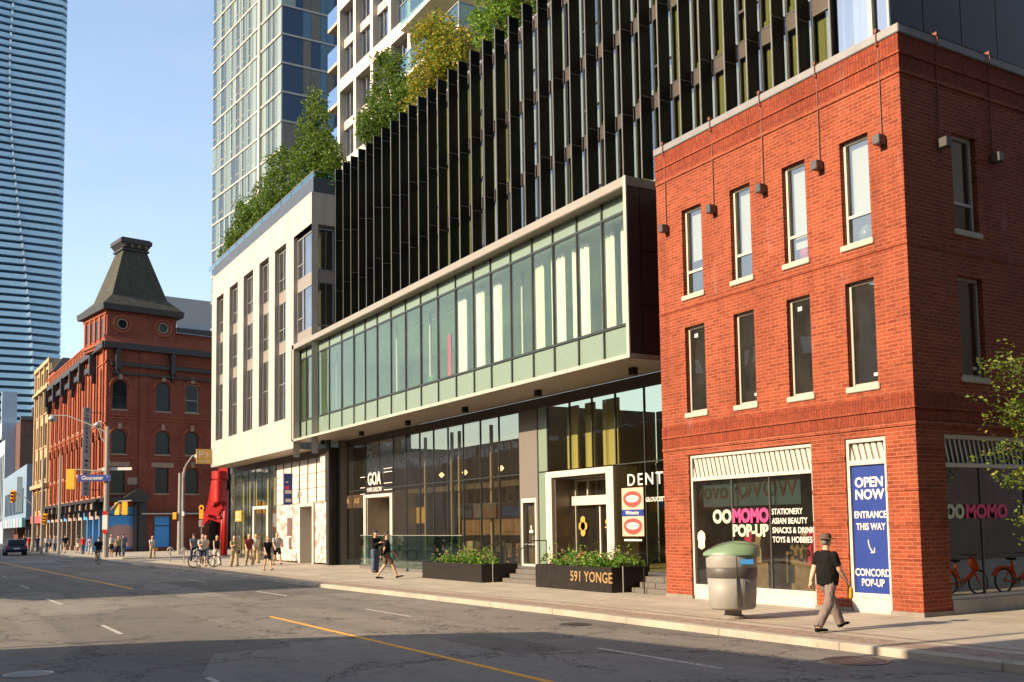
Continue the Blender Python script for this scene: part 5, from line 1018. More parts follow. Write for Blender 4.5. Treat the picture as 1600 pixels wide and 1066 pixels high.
rnd = random.Random(12)
V, F_ = leafcloud(rnd, [(19.0, y, 20.85, .5, 1.3, .35) for y in (71, 68, 65, 62, 59, 56, 53, 51.6)], 2600, .14); leafobj('terrace_shrubs', V, F_, mLEAFB, None, label='low bright green planting along the stone building terrace edge', cat='shrubs', kind='stuff')
# street tree at the right, standing on the side street (mostly outside the frame)
T = tree((20.5, 10.9, 0), 5.6, [(0, 0, 4.6, 1.5, 1.3, .9), (-1.5, .3, 3.7, 1.05, .7, .5), (-1.9, .4, 4.75, 1.0, .6, .35), (-1.2, 0, 2.8, .9, .6, .5), (.8, .2, 3.4, 1.0, .9, .7), (-.4, .2, 2.2, 1.0, .5, .35), (-2.45, .45, 4.95, .55, .4, .15), (-2.6, .5, 4.15, .6, .4, .15), (-2.7, .5, 3.35, .65, .4, .14), (-2.5, .5, 2.75, .6, .4, .12), (-2.1, .4, 2.0, .6, .4, .13), (-2.0, .4, 3.9, .7, .5, .2)], 15000, .085, mLEAFY if 0 else leafmat('yellow_green_leaves', (.05, .10, .012), (.10, .16, .02), (.26, .26, .03)), 'street tree whose leafy branches reach in at the right edge before the side shop window', None, tr=.10, seed=9, fork=.42)  # yellow-green leaf colours for this tree
# ================================================================ PLANTERS
def planter(x0, x1, y0, y1, h, lab, seed, text_=None):
    T = thing('planter', ((x0+x1)/2, (y0+y1)/2, 0), lab, 'planter', 'black planters before the finned building')
    b = MB(); b.box(x0, x1, y0, y1, 0, h, 0, 'Z'); b.box(x0+.06, x1-.06, y0+.06, y1-.06, h-.12, h-.1); b.quad([(x0, y0, h), (x1, y0, h), (x1-.06, y0+.06, h), (x0+.06, y0+.06, h)])
    b = MB(); b.box(x0, x0+.06, y0, y1, 0, h); b.box(x1-.06, x1, y0, y1, 0, h); b.box(x0+.06, x1-.06, y0, y0+.06, 0, h); b.box(x0+.06, x1-.06, y1-.06, y1, 0, h); b.build('box', mPLB, T, bevel=.008)
    b = MB(); b.box(x0+.06, x1-.06, y0+.06, y1-.06, 0, h-.08); b.build('soil', mSOIL, T)
    rnd = random.Random(seed); V, F_ = [], []
    for _ in range(46):
        cx, cy = rnd.uniform(x0+.1, x1-.15), rnd.uniform(y0+.15, y1-.15); hh = rnd.uniform(.12, .42)
        V2, F2_ = leafcloud(rnd, [(cx, cy, h+hh*.5, .22, .26, hh*.75)], 95, .10); k0 = len(V); V += V2; F_ += [tuple(j+k0 for j in f) for f in F2_]
    for _ in range(16):
        cx, cy = rnd.uniform(x0+.2, x1-.2), rnd.uniform(y0+.2, y1-.3); 
        V2, F2_ = leafcloud(rnd, [(cx, cy, h+.5, .04, .05, .25)], 14, .09); k0 = len(V); V += V2; F_ += [tuple(j+k0 for j in f) for f in F2_]
    leafobj('foliage', V, F_, mLEAFB, T, kind='stuff')
    V, F_ = [], []
    for _ in range(60): 
        cx, cy = rnd.uniform(x0+.05, x1-.15), rnd.uniform(y0+.15, y1-.15); V2, F2_ = leafcloud(rnd, [(cx, cy, h+rnd.uniform(.02, .5), .05, .06, .04)], 8, .06); k0 = len(V); V += V2; F_ += [tuple(j+k0 for j in f) for f in F2_]
    leafobj('flowers', V, F_, mFLOW, T, kind='stuff')
    if text_: text(text_, .44, FXf(x0), -(y0+1.05), h*.56, .012, mGLET, T, 'house_lettering', .004, .012, sx=.92, sp=1.05)
    return T
mPLB = plain('blackened_steel', (.022, .017, .015), .42, .3, .5, 6, .05); mFLOW = leafmat('flowers_mixed', (.75, .62, .35), (.55, .12, .05), (.8, .7, .55))
planter(17.4, 18.75, 23.78, 28.0, .74, 'black steel planter lettered 591 YONGE beside the brick building', 1, '591 YONGE')
planter(17.2, 18.7, 31.3, 36.2, .64, 'plain black steel planter with pale flowers before the salon windows', 2)
# hand rails
def rail(pts, lab, posts, mat=mBLACK):
    T = thing('hand_rail', (pts[0][0], pts[0][1], 0), lab, 'hand rail', 'hand rails at the entrance steps'); b = MB(); b.path(pts, .02, 8); b.build('rail', mat, T)
    for x, y, z_ in posts: b = MB(); b.tube((x, y, 0), (x, y, z_), .018); b.build('post', mat, T)
mRAILB = plain('bronze_rail', (.10, .08, .06), .4, .5, .1)
rail([(17.9, 22.9, .75), (18.35, 22.9, 1.0), (19.2, 22.9, 1.42), (19.6, 22.9, 1.42)], 'black stair rail beside the red brick pier', [(17.9, 22.9, .75), (19.6, 22.9, 1.42)])
rail([(18.1, 30.9, .85), (19.1, 30.9, 1.45), (19.7, 30.9, 1.45)], 'metal stair rail between the lettered planter and the main entrance', [(19.7, 30.9, 1.45)], mRAILB)
rail([(18.3, 33.9, .95), (19.4, 33.9, 1.4), (19.7, 33.9, 1.4)], 'metal stair rail behind the plain planter by the service door', [(19.7, 33.9, 1.4)], mRAILB)
for x, y, lab in ((17.6, 23.5, 'slim steel post at the corner of the lettered planter'), (17.6, 31.2, 'slim steel post at the corner of the plain planter')):
    b = MB(); b.tube((x, y, 0), (x, y, .78), .014); b.build('post', mALU, None, label=lab, cat='post')
# glass balustrade
T = thing('glass_balustrade', (19.2, 42, 0), 'low green glass balustrade before the salon windows', 'balustrade')
ys = [36.5, 38.3, 40.1, 41.9, 43.7, 45.5, 47.6]
for a, c in zip(ys, ys[1:]): b = MB(); b.box(19.18, 19.2, a+.02, c-.02, .12, 1.62); b.build('panel', mG_RAIL, T)
b = MB(); b.box(19.12, 19.26, 36.5, 47.6, 0, .12); b.build('base', mSTEP, T); b = MB(); b.box(19.17, 19.21, 36.5, 47.6, 1.62, 1.65); b.build('cap', mALU, T)
# ================================================================ LITTER BIN
T = thing('litter_bin', (14.72, 15.85, 0), 'grey street litter bin with a green leaf-shaped lid beside the kerb', 'litter bin')
c0 = (14.72, 15.85, 0); yw = R(-35)
def oval(t, z_): return 1
b = MB(); b.lathe(c0, [(.46, .20), (.50, .24), (.525, .5), (.54, .86)], 40, 0, (1, .88)); o = b.build('body', mTRASH, T, smooth=True)
b = MB(); b.lathe(c0, [(.545, .855), (.555, .87), (.56, 1.05), (.55, 1.065)], 40, 0, (1, .88)); b.build('band', mTRASHD, T, smooth=True)
b = MB(); b.lathe(c0, [(.55, 1.06), (.558, 1.08), (.56, 1.28), (.55, 1.31), (.50, 1.34)], 40, 0, (1, .88)); b.build('upper_body', mTRASH, T, smooth=True)
b = MB(); b.lathe(c0, [(.26, .0), (.28, .05), (.18, .08), (.17, .2), (.38, .22)], 20, 0); b.build('foot', mPOLE, T)
b = MB(); vr = rv; ax_ = Vector((vr.x, vr.y, 0)); ay = Vector((-vr.y, vr.x, 0)); n1, n2 = 28, 10; i0 = 0; V_, F_ = [], []
for i in range(n1+1):
    u_ = -1+2*i/n1; wd = .50*(1-abs(u_)**(1.7 if u_ < 0 else 3.2))**.62*(1 if u_ > 0 else 1); ht = 1.36+.25*(1-abs((u_-.22)/1.24)**2.0)
    for j in range(n2+1):
        s_ = -1+2*j/n2; rg = .012*abs(math.sin(s_*9+u_*2)); p = Vector(c0)+ax_*(u_*.60+.0)+ay*(s_*wd); p.z = 1.34+(ht-1.34)*(1-s_*s_)**.6+rg*(1-abs(u_)); V_.append(p)
for i in range(n1):
    for j in range(n2): a = i*(n2+1)+j; F_.append((a, a+n2+1, a+n2+2, a+1))
b.v = V_+[v-Vector((0, 0, .05)) for v in V_]; nV = len(V_); b.f = [list(f) for f in F_]+[[nV+q for q in f[::-1]] for f in F_]
rim = [j for j in range(n2+1)]+[i*(n2+1)+n2 for i in range(1, n1+1)]+[n1*(n2+1)+j for j in range(n2-1, -1, -1)]+[i*(n2+1) for i in range(n1-1, 0, -1)]
for a, c in zip(rim, rim[1:]+rim[:1]): b.f.append([a, c, nV+c, nV+a])
b.m = [0]*len(b.f); b.build('lid', mTRASHG, T, smooth=True)
b = MB()
for s_ in (-.7, -.35, 0, .35, .7):
    pts = []
    for i in range(3, n1-2): j = int(round((s_*(.4+.6*i/n1)+1)/2*n2)); pts.append(V_[i*(n2+1)+j]+Vector((0, 0, .004)))
    b.path([tuple(p) for p in pts], .006, 4)
b.build('lid_vein', mALUD, T)
fb = Frame((c0[0], c0[1]), (rv.x, rv.y)); b = MB(fb); b.box(.08, .34, .46, .50, 1.14, 1.24); b.build('blue_label', mBLUEB, T); b = MB(fb); b.box(-.02, -.012, .47, .515, .25, 1.3); b.box(.12, .128, .47, .505, .25, .86); b.build('seam', mTRASHD, T)
text('city', .09, fb, -.36, .96, .455, mWLET, T) if 0 else None
# ================================================================ POLES, SIGNALS, SIGNS
mSIGY = plain('signal_yellow', (.80, .36, .015), .45, 0, .1, 3, 0); mLENS = plain('lens_dark', (.02, .015, .012), .3)
def signal(c, fr, sc_, face, lab, lit=None):
    """c centre top; fr faces the viewer; face True shows lenses"""
    T = thing('traffic_light', c, lab, 'traffic light', 'yellow traffic lights'); w_ = .30*sc_; h_ = 1.05*sc_; F_ = Frame((c[0], c[1], c[2]), fr)
    b = MB(F_); b.box(-w_/2, w_/2, -.12, .12, -h_, 0); b.build('housing', mSIGY, T, bevel=.02); b = MB(F_); b.box(-w_*.85, w_*.85, -.02 if face else .14, .0 if face else .16, -h_*1.08, h_*.08); b.build('backboard', mSIGY, T)
    s_ = 1 if face else -1
    for k_ in range(3):
        z_ = -h_*(.18+.32*k_); b = MB(F_); b.tube((0, .12*s_, z_), (0, (.12+.2*sc_)*s_, z_-.02), w_*.42, w_*.45, 12, cap=False); b.tube((0, .121*s_, z_), (0, .126*s_, z_), w_*.4, n=12, m=1); b.build('lens', [mSIGY, mLENS], T)
    return T
def pole(x, y, h, lab, r0=.16, r1=.09, mat=None, name='street_pole', cat='pole', group='poles along the far kerb', lean=(0, 0)):
    T = thing(name, (x, y, 0), lab, cat, group); b = MB(); b.tube((x, y, 0), (x+lean[0], y+lean[1], h), r0, r1, 10); b.build('shaft', mat or mPOLE, T); return T
vr_ = (rv.x, rv.y)
def lamp_head(c, T, s_=1.):
    b = MB(); b.lathe(c, [(.05, .25*s_), (.16*s_, .18*s_), (.30*s_, 0), (.24*s_, -.16*s_), (.05, -.24*s_)], 12); b.build('lamp_head', mALU, T, smooth=True)
p1 = (12.6, 84.6); T1 = pole(*p1, 10.4, 'tall concrete pole carrying the blue street name sign at the corner', .24, .15, name='sign_pole')
fp = Frame(p1, vr_); b = MB(fp); b.path([(0, 0, 8.9), (-.5, 0, 9.5), (-.75, 0, 10.6)], .06, 6); b.path([(0, 0, 9.6), (-.6, 0, 10.4), (-.75, 0, 10.6)], .04, 6); b.path([(0, 0, 9.9), (-1.5, 0, 10.6), (-3.2, 0, 11.3), (-4.4, 0, 11.35)], .05, 6); b.build('arm', mPOLE, T1)
lamp_head(fp.p(-.8, 0, 10.55), T1); lamp_head(fp.p(-4.4, 0, 11.1), T1, 1.2)
b = MB(fp); b.box(-2.15, .45, .26, .34, 6.03, 6.52); sg = b.build('street_name_sign', mBLUES, T1); text('Gloucester', .42, fp, -1.0, 6.28, .345, mWLET, sg, bold=.006, sx=.92); text('St', .2, fp, .2, 6.38, .345, mWLET, sg)
b = MB(fp); b.box(-.5, 1.9, -.26, -.2, 6.9, 7.12); b.build('white_sign', mWLET, T1); b = MB(fp); b.box(-.2, .2, .2, .25, 2.0, 3.6); b.build('notice', mWLET, T1); b = MB(fp); b.box(-.2, .2, .25, .26, 3.35, 3.65); b.box(-.2, .2, .25, .26, 1.9, 2.2); b.each('red_notice', mRED, T1)
b = MB(fp); b.path([(0, 0, 3.4), (1.0, 0, 4.4), (2.0, 0, 4.45)], .06, 6); b.path([(0, 0, 6.8), (-2.6, 0, 7.0)], .05, 6); b.build('signal_arm', mPOLE, T1)
signal(tuple(fp.p(1.55, .1, 4.3)), vr_, .85, False, 'yellow signal seen from behind on the arm right of the sign pole'); signal(tuple(fp.p(.85, -.2, 4.25)), (rv.x*.6-rv.y*.8*-1*0, rv.y), .8, False, 'yellow signal turned aside between the sign pole and its neighbour')
signal(tuple(fp.p(-2.75, .2, 6.9)), vr_, 1.3, False, 'large yellow signal hanging left of the blue street name sign')
T2 = pole(11.1, 102.2, 9.4, 'slim grey lamp pole rising before the ornate shopfronts', .16, .09); T3 = pole(10.15, 107.6, 9.2, 'second slim pole standing left of the ornate shopfronts', .16, .1); T4 = pole(10.45, 120, 6.0, 'short pole by the cream building corner', .16, .12)
f4 = Frame((10.45, 120), vr_); b = MB(f4); b.path([(0, 0, 4.9), (-1.0, 0, 5.9), (-2.2, 0, 6.5)], .05, 6); b.build('signal_arm', mPOLE, T4); signal(tuple(f4.p(-2.2, .1, 6.6)), vr_, 1.1, True, 'yellow signal showing its lenses over the parked blue car')
f3 = Frame((10.15, 107.6), vr_); signal(tuple(f3.p(.35, .1, 3.8)), vr_, .85, True, 'small low yellow signal on the slim pole by the shopfronts'); b = MB(f3); b.path([(0, 0, 3.7), (.3, 0, 3.75)], .03, 6); b.build('bracket', mPOLE, T3)
# timber pole + lamp by the red sculpture
T5 = pole(19.2, 89, 7.0, 'leaning old timber utility pole before the brick wing', .20, .13, mPOLE, group='poles by the side street'); T6 = pole(19.9, 91, 7.2, 'grey lamp pole with a curved arm beside the timber pole', .13, .09, group='poles by the side street', name='street_lamp', cat='street lamp')
f6 = Frame((19.9, 91), vr_); b = MB(f6); b.path([(0, 0, 7.0), (.25, 0, 7.8), (.8, 0, 8.6), (1.2, 0, 8.75)], .07, 6); b.path([(0, 0, 6.6), (.15, 0, 7.6)], .1, 6); b.build('arm', mPOLE, T6); lamp_head(f6.p(1.3, 0, 8.55), T6, 1.1)
b = MB(Frame((19.2, 89), vr_)); b.box(-.5, -.2, .1, .3, 3.0, 3.6); b.build('yellow_box', mYEL, T5); b = MB(f6); b.box(-.12, .2, .1, .3, 3.3, 3.7); b.build('white_tag', mWLET, T6)
T7 = thing('sign_post', (19.5, 82.4, 0), 'thin post with a yellow oval sign between two pedestrians', 'sign'); f7 = Frame((19.5, 82.4), vr_); b = MB(f7); b.tube((0, 0, 0), (0, 0, 4.0), .03); b.build('post', mALU, T7); b = MB(f7); b.tube((0, .04, 3.85), (0, .07, 3.85), .22, n=14); b.box(-.17, .17, .04, .07, 2.95, 3.7); b.build('yellow_sign', mYEL, T7); b = MB(f7); b.tube((0, .075, 3.8), (0, .08, 3.8), .1, n=10); b.build('sign_symbol', mBLACK, T7); b = MB(f7); b.box(-.2, .2, .04, .06, 2.3, 2.85); b.build('white_sign', mALU, T7)
for i, (x, y) in enumerate([(14.0, 67.5), (13.85, 62.9), (13.65, 58.7)]):
    T = thing('cycle_stand', (x, y, 0), ['ring-topped cycle post, leftmost of three by the kerb', 'ring-topped cycle post, middle one of three by the kerb', 'ring-topped cycle post nearest the parked bicycle'][i], 'cycle stand', 'ring cycle stands'); b = MB(); b.tube((x, y, 0), (x, y, 1.0), .045); b.build('post', mALU, T); b = MB(); b.torus((x, y, .72), .2, .025, ax=(Fv.x, Fv.y, 0), n=18); b.build('ring', mALU, T, smooth=True)
# red sculpture
T = thing('red_sculpture', (20.8, 80.3, 0), 'bright red abstract steel sculpture on a round column by the stone building', 'sculpture'); fs = Frame((20.8, 80.3), vr_)
b = MB(fs); b.tube((0, 0, 0), (.1, 0, 5.2), .24, .22, 16); b.tube((-.25, .1, 0), (-.05, .1, 4.2), .12, .14, 10); b.build('column', mRED, T, smooth=True)
b = MB(fs); b.tube((-1.0, .3, 4.6), (-1.0, .3, 5.9), .0, .0, 4) if 0 else None; n_ = 16
b.v = []; pts = [(-1.0+1.2*i/n_, .25+.4*math.sin(math.pi*i/n_)) for i in range(n_+1)]
b.prism(pts+[(x, y-.06) for x, y in pts[::-1]], 4.25, 5.95); b.prism([(x, y-.1) for x, y in pts]+[(x, y-.16) for x, y in pts[::-1]], 6.1, 6.7); b.build('curved_plate', mRED, T)
b = MB(fs); b.ext([(-1.6, 2.6), (-1.2, 5.6), (-.9, 6.2), (-.2, 7.5), (.0, 6.8), (-.6, 5.6), (-.9, 4.0), (-1.2, 2.6)], -.3, -.2); b.ext([(-1.9, 2.3), (-1.3, 4.4), (-.7, 4.2), (.2, 4.4), (.0, 3.4), (-.4, 2.6), (-1.2, 2.9)], -.1, .0); b.ext([(-.8, 6.1), (-.1, 7.6), (.25, 7.0), (.3, 6.0)], .1, .2); b.ext([(-1.7, 3.4), (-.3, 3.9), (.1, 4.6), (-.4, 3.1)], .25, .33); b.build('folded_plate', mRED, T)
b = MB(fs)
for t_, z_ in ((-.9, 4.0), (-.2, 3.7), (-.4, 3.0), (-1.3, 3.2)): b.tube((t_, -.3, z_), (t_, .3, z_+.1), .16, n=12)
b.build('boss', mRED, T)
# ================================================================ BICYCLES
def bicycle(loc, az, lab, cm, orange=False, group='bicycles'):
    T = thing('bicycle', loc, lab, 'bicycle', group); F_ = Frame(loc, (math.sin(R(az)), math.cos(R(az)))); q = lambda t, n, z_: tuple(F_.p(t, n, z_)); wr = .32
    for t in (-.52, .52):
        b = MB(); b.torus(q(t, 0, wr+.02), wr, .022, ax=F_.n, n=26, k=6); b.build('wheel', mRUB, T, smooth=True).name
        b = MB(); b.torus(q(t, 0, wr+.02), wr-.03, .008, ax=F_.n, n=24, k=4)
        for k_ in range(9): a = math.pi*k_/9; b.tube(q(t-math.cos(a)*wr*.95, 0, wr+.02-math.sin(a)*wr*.95), q(t+math.cos(a)*wr*.95, 0, wr+.02+math.sin(a)*wr*.95), .003, n=3)
        b.build('rim', mALU, T)
    r_ = .03 if orange else .017; b = MB(F_); bb = (-.08, 0, .3)
    b.tube((-.52, 0, .34), bb, r_*.8); b.tube(bb, (-.22, 0, .85), r_); b.tube(bb, (.38, 0, .75 if not orange else .6), r_*(2 if orange else 1)); b.tube((.38, 0, .6), (.33, 0, .95), r_); b.tube((.40, 0, .62), (.52, 0, .34), r_*.8); b.tube((-.52, 0, .34), (-.2, 0, .75), r_*.6)
    if not orange: b.tube((-.2, 0, .78), (.36, 0, .82), r_)
    b.build('frame', cm, T)
    b = MB(F_); b.tube((.33, 0, .93), (.30, 0, 1.05), .015); b.path([(.22, -.28, 1.06), (.32, -.2, 1.06), (.32, .2, 1.06), (.22, .28, 1.06)], .014, 6); b.build('handlebar', mBLACK, T); b = MB(F_); b.ext([(-.38, .90), (-.36, .95), (-.1, .93), (-.08, .90), (-.25, .87)], -.06, .06); b.build('saddle', mBLACK, T, bevel=.01)
    b = MB(F_); b.tube((-.08, -.06, .3), (-.08, .06, .3), .08, n=14); b.box(-.1, -.06, .07, .09, .14, .3); b.box(-.1, -.06, -.09, -.07, .3, .46); b.build('crank', mALU, T)
    if orange:
        b = MB(F_); n_ = 10; pts = [(-.52+.40*math.cos(R(20+14*i)), .34+.40*math.sin(R(20+14*i))) for i in range(n_+1)]; pts2 = [(-.52+.36*math.cos(R(20+14*i)), .34+.36*math.sin(R(20+14*i))) for i in range(n_, -1, -1)]; b.ext(pts+pts2, -.07, .07); b.ext([(.30, .8), (.42, .62), (.48, .7), (.36, 1.0)], -.09, .09); b.build('mudguard', cm, T)
    return T
mORG = plain('orange_red_paint', (.75, .10, .02), .4, 0, .1); mBIKE = plain('grey_bike_paint', (.10, .10, .11), .35, .4, .2)
bicycle((13.25, 55.3, 0), 100, 'parked dark bicycle with white details before the walking cyclist', mBIKE)
bicycle((23.5, 10.6, 0), 80, 'orange hire bicycle reflected in the side shop window', mORG, True); bicycle((21.6, 10.3, 0), 110, 'dark bicycle near the orange one, reflected in the side shop window', mBIKE)
bicycle((25.6, 10.8, 0), 82, 'second orange hire bicycle reflected near the right edge', mORG, True)
# ================================================================ CAR
T = thing('parked_car', (7.9, 106.5, -.13), 'dark blue hatchback seen from behind at the left edge', 'car'); Fc = Frame((7.9, 106.5, -.13), (1, 0)); mCAR = plain('navy_car_paint', (.012, .018, .06), .2, .3, .1, 1, 0, .6); mTL = plain('tail_red', (.6, .02, .02), .3)
b = MB(Fc); prof = [(-4.4, .35), (0, .32), (.06, .6), (.02, .95), (-.5, 1.05), (-1.0, 1.06), (-3.3, 1.0), (-4.3, .8), (-4.45, .6)]
b.v = []; 
def exs(mb, prof, t0, t1, m=0):  # profile in (n,z) extruded along t
    n = len(prof); i = len(mb.v); mb.v += [mb.P(t0, a, c) for a, c in prof]+[mb.P(t1, a, c) for a, c in prof]; mb.f.append([i+k for k in range(n)]); mb.f.append([i+n+k for k in range(n)][::-1]); mb.m += [m, m]
    for k in range(n): j = (k+1) % n; mb.f.append([i+j, i+k, i+n+k, i+n+j]); mb.m.append(m)
exs(b, prof, -.92, .92); b.build('body', mCAR, T, bevel=.05, smooth=False); b = MB(Fc); exs(b, [(-.1, 1.0), (-.55, 1.52), (-2.2, 1.56), (-3.2, 1.03)], -.74, .74); b.build('cabin', mCAR, T, bevel=.06)
b = MB(Fc); b.quad([(-.62, -.11, 1.05), (.62, -.11, 1.05), (.56, -.5, 1.46), (-.56, -.5, 1.46)]); b.quad([(-.62, -.10, 1.05), (.62, -.10, 1.05), (.56, -.49, 1.46), (-.56, -.49, 1.46)]); b.build('rear_window', mG_OLD, T, fix=False)
for s_ in (-1, 1):
    b = MB(Fc); b.box(s_*.9-.22*(s_ > 0), s_*.9+.22*(s_ < 0), -.1, .08, .78, .95); b.build('tail_light', mTL, T)
    for n_ in (-.75, -3.6): b = MB(Fc); b.tube((s_*.72, n_, .32), (s_*.94, n_, .32), .32, n=18); b.build('wheel', mRUB, T)
b = MB(Fc); b.box(-.26, .26, .06, .09, .62, .74); b.build('number_plate', mWLET, T)
# ================================================================ WEST SIDE (unseen blocks, added to shade the road, cut skylight and fill reflections)
mWEST = brick('west_brick', (.22, .13, .09), (.28, .17, .12), (.3, .26, .2), .25, .08, .01); mWEST2 = plain('west_render', (.34, .31, .27), .8, 0, .2, .5)
def westblock(poly, x0, x1, mat, lab, nm='unseen_block'):
    T = thing(nm, (x0, poly[0][0], 0), lab, 'building'); b = MB(); n = len(poly); i = 0
    b.v = [Vector((x0, y, z_)) for y, z_ in poly]+[Vector((x1, y, z_)) for y, z_ in poly]; b.f = [list(range(n)), list(range(2*n-1, n-1, -1))]+[[k, (k+1) % n, n+(k+1) % n, n+k] for k in range(n)]; b.m = [0]*len(b.f); b.build('wall', mat, T); return T
W1 = westblock([(21.3, 0), (21.28, 3.4), (20.95, 4.3), (20.7, 5.0), (20.05, 5.8), (19.7, 6.3), (19.15, 7.1), (18.1, 8.1), (16.7, 8.2), (14.9, 8.35), (11.5, 8.6), (11.5, 0)], -6, -16, mWEST, 'unseen low building across the street, its gable stepped to shape the road shadow')  # profile shaped to the near shadow edge on the road
W2 = westblock([(11.5, 0), (11.5, 46), (-6, 46), (-6, 0)], -6.02, -30, mWEST2, 'unseen rendered block across the street, raised to cut the sky light')  # height added to block sky and deepen the shade
W3_ = westblock([(42.4, 0), (43.2, 4.0), (41.0, 6.1), (37.8, 8.9), (36.2, 9.2), (60, 9.4), (92, 8.6), (92, 0)], -6, -16, mWEST, 'unseen low shop row farther north, end wall leaning to shape the far road shadow')  # end wall leans out to shape the far road shadow
W4 = westblock([(92.1, 0), (92.1, 9.0), (150, 9.0), (150, 0)], -9, -20, mWEST2, 'far rendered shop row across the street, out of frame')
W5 = westblock([(-6.1, 0), (-6.1, 60), (-50, 60), (-50, 0)], -6, -30, mWEST, 'unseen very tall brick block south of the camera, added to cut the sky light')  # added to block sky south of the camera
for i, (y0, y1, hh_) in enumerate([(-60, -20, 26), (-19.5, 14, 24), (14.5, 40, 19), (41, 66, 23), (67, 150, 26), (151, 320, 27)]):  # added behind the shop rows to darken the glass reflections
    T = thing('reflection_block', (-42, y0, 0), 'brown apartment block %s back across the street, unseen, added to fill the window reflections' % ['southernmost', 'second from the south', 'third from the south', 'fourth from the south', 'fifth from the south', 'northernmost'][i], 'building'); b = MB(); b.box(-60, -42, y0, y1, 0, hh_); b.build('wall', [mWEST, mWEST2][i % 2], T); Fq = Frame((-42, 0), (0, 1))
    for j in range(int(hh_/3)-1):
        b = MB(Fq); t = y0+1
        while t+2 < y1: b.box(t, t+1.6, 0, .05, 1.5+j*3, 3.2+j*3); t += 2.9
        b.build('window_row', mG_OLD if j % 2 else mCURT, T)
W6 = westblock([(-4, 0), (-4, 34), (-40, 34), (-40, 0)], 19, 60, mWEST, 'unseen tall brick block south of the side street, added to cut the sky light')  # added to block sky from the brick side wall
Fw = Frame((-6, 0), (0, 1))
for T, a, c, rows in ((W1, 12, 20.5, [(4.2, 6.2)]), (W2, -5.5, 11, [(4.2, 6.2), (7.4, 9.4), (10.6, 12.6)]), (W3_, 44, 91, [(4.3, 6.6)]), (W5, -49, -7, [(4.2, 6.2), (7.2, 9.2)])):
    t = a
    while t+1.2 < c:
        for z0, z1 in rows:
            b = MB(Fw); b.box(t, t+1.1, .0, .06, z0, z1, 0); b.box(t-.1, t+1.2, 0, .12, z0-.15, z0-.002, 1); b.build('window', [mG_OLD, mSILL], T)
        t += 2.2
    t = a; k_ = 0
    while t+4 < c: b = MB(Fw); b.box(t, t+3.8, .0, .2, 2.9, 3.7, 0); b.box(t+.2, t+3.5, 0, .05, .4, 2.8, 1); b.build('shop_sign', [[mRED, mCREAM, mYEL, mBLUEB][k_ % 4], mG_OLD], T); t += 4.6; k_ += 1
T = thing('street_lamp', (-1.2, 11.75, 0), 'tall lamp pole across the street whose thin shadow crosses the pavement by the brick corner', 'street lamp'); b = MB(); b.tube((-1.2, 11.75, 0), (-1.2, 11.75, 10.6), .11, .06); b.path([(-1.2, 11.75, 10.5), (.3, 11.72, 11.0), (1.4, 11.7, 11.1)], .05); b.build('shaft', mALU, T); lamp_head((1.4, 11.7, 11.0), T)
T = thing('sign_post', (-1.5, 21.3, 0), 'unseen short sign post across the street, added to cast the road streak', 'sign'); b = MB(); b.tube((-1.5, 21.3, 0), (-1.5, 21.3, 2.5), .05); b.build('post', mALU, T); b = MB(); b.box(-1.7, -1.3, 21.28, 21.32, 1.5, 1.9); b.build('plate', mWLET, T)  # thin unseen caster added for the dark streak on the road
# ================================================================ PEOPLE
def prt(pts, n=12):
    """elliptical loft through (x,y,z,rx,ry) rings; rings perpendicular to path"""
    V = []; F_ = []; P_ = [Vector(p[:3]) for p in pts]
    for i, p in enumerate(pts):
        d = (P_[min(i+1, len(P_)-1)]-P_[max(i-1, 0)]).normalized(); xa = Vector((1, 0, 0)); xa = (xa-d*xa.dot(d)); xa = xa.normalized() if xa.length > .2 else d.orthogonal().normalized(); ya = d.cross(xa)
        rx, ry = p[3], p[4] if len(p) > 4 else p[3]
        for k in range(n): t = 2*math.pi*k/n; V.append(P_[i]+xa*rx*math.cos(t)+ya*ry*math.sin(t))
    m = len(pts)
    for i in range(m-1):
        for k in range(n): j = (k+1) % n; F_.append((i*n+k, i*n+j, i*n+n+j, i*n+n+k))
    F_.append(tuple(range(n))[::-1]); F_.append(tuple((m-1)*n+k for k in range(n))); return V, F_
def ball(c, r, n=10):
    V = []; F_ = []; r = r if isinstance(r, tuple) else (r, r, r)
    for i in range(n+1):
        a = math.pi*i/n
        for k in range(n*2): t = math.pi*k/n; V.append(Vector((c[0]+r[0]*math.sin(a)*math.cos(t), c[1]+r[1]*math.sin(a)*math.sin(t), c[2]+r[2]*math.cos(a))))
    m = n*2
    for i in range(n):
        for k in range(m): j = (k+1) % m; F_.append((i*m+k, i*m+j, i*m+m+j, i*m+m+k))
    return V, F_
def merge(parts, voxel, name, mat, parent, M, smooth=1):
    V = []; F_ = []
    for v, f in parts: k0 = len(V); V += v; F_ += [tuple(i+k0 for i in q) for q in f]
    me = bpy.data.meshes.new(name); me.from_pydata([tuple(v) for v in V], [], F_); b = bmesh.new(); b.from_mesh(me); bmesh.ops.remove_doubles(b, verts=b.verts, dist=1e-6); bmesh.ops.recalc_face_normals(b, faces=b.faces); b.to_mesh(me); b.free()
    o = bpy.data.objects.new('tmp', me); col.objects.link(o); m = o.modifiers.new('r', 'REMESH'); m.mode = 'VOXEL'; m.voxel_size = voxel
    if smooth: m = o.modifiers.new('s', 'SMOOTH'); m.iterations = smooth; m.factor = .5
    me2 = bpy.data.meshes.new_from_object(o.evaluated_get(bpy.context.evaluated_depsgraph_get())); bpy.data.objects.remove(o); bpy.data.meshes.remove(me)
    me2.name = name; me2.transform(M); me2.materials.clear(); me2.materials.append(mat); me2.polygons.foreach_set('use_smooth', [True]*len(me2.polygons))
    o = bpy.data.objects.new(name, me2); col.objects.link(o); o.parent = parent; ORG[o.name] = ORG[parent.name]; return o
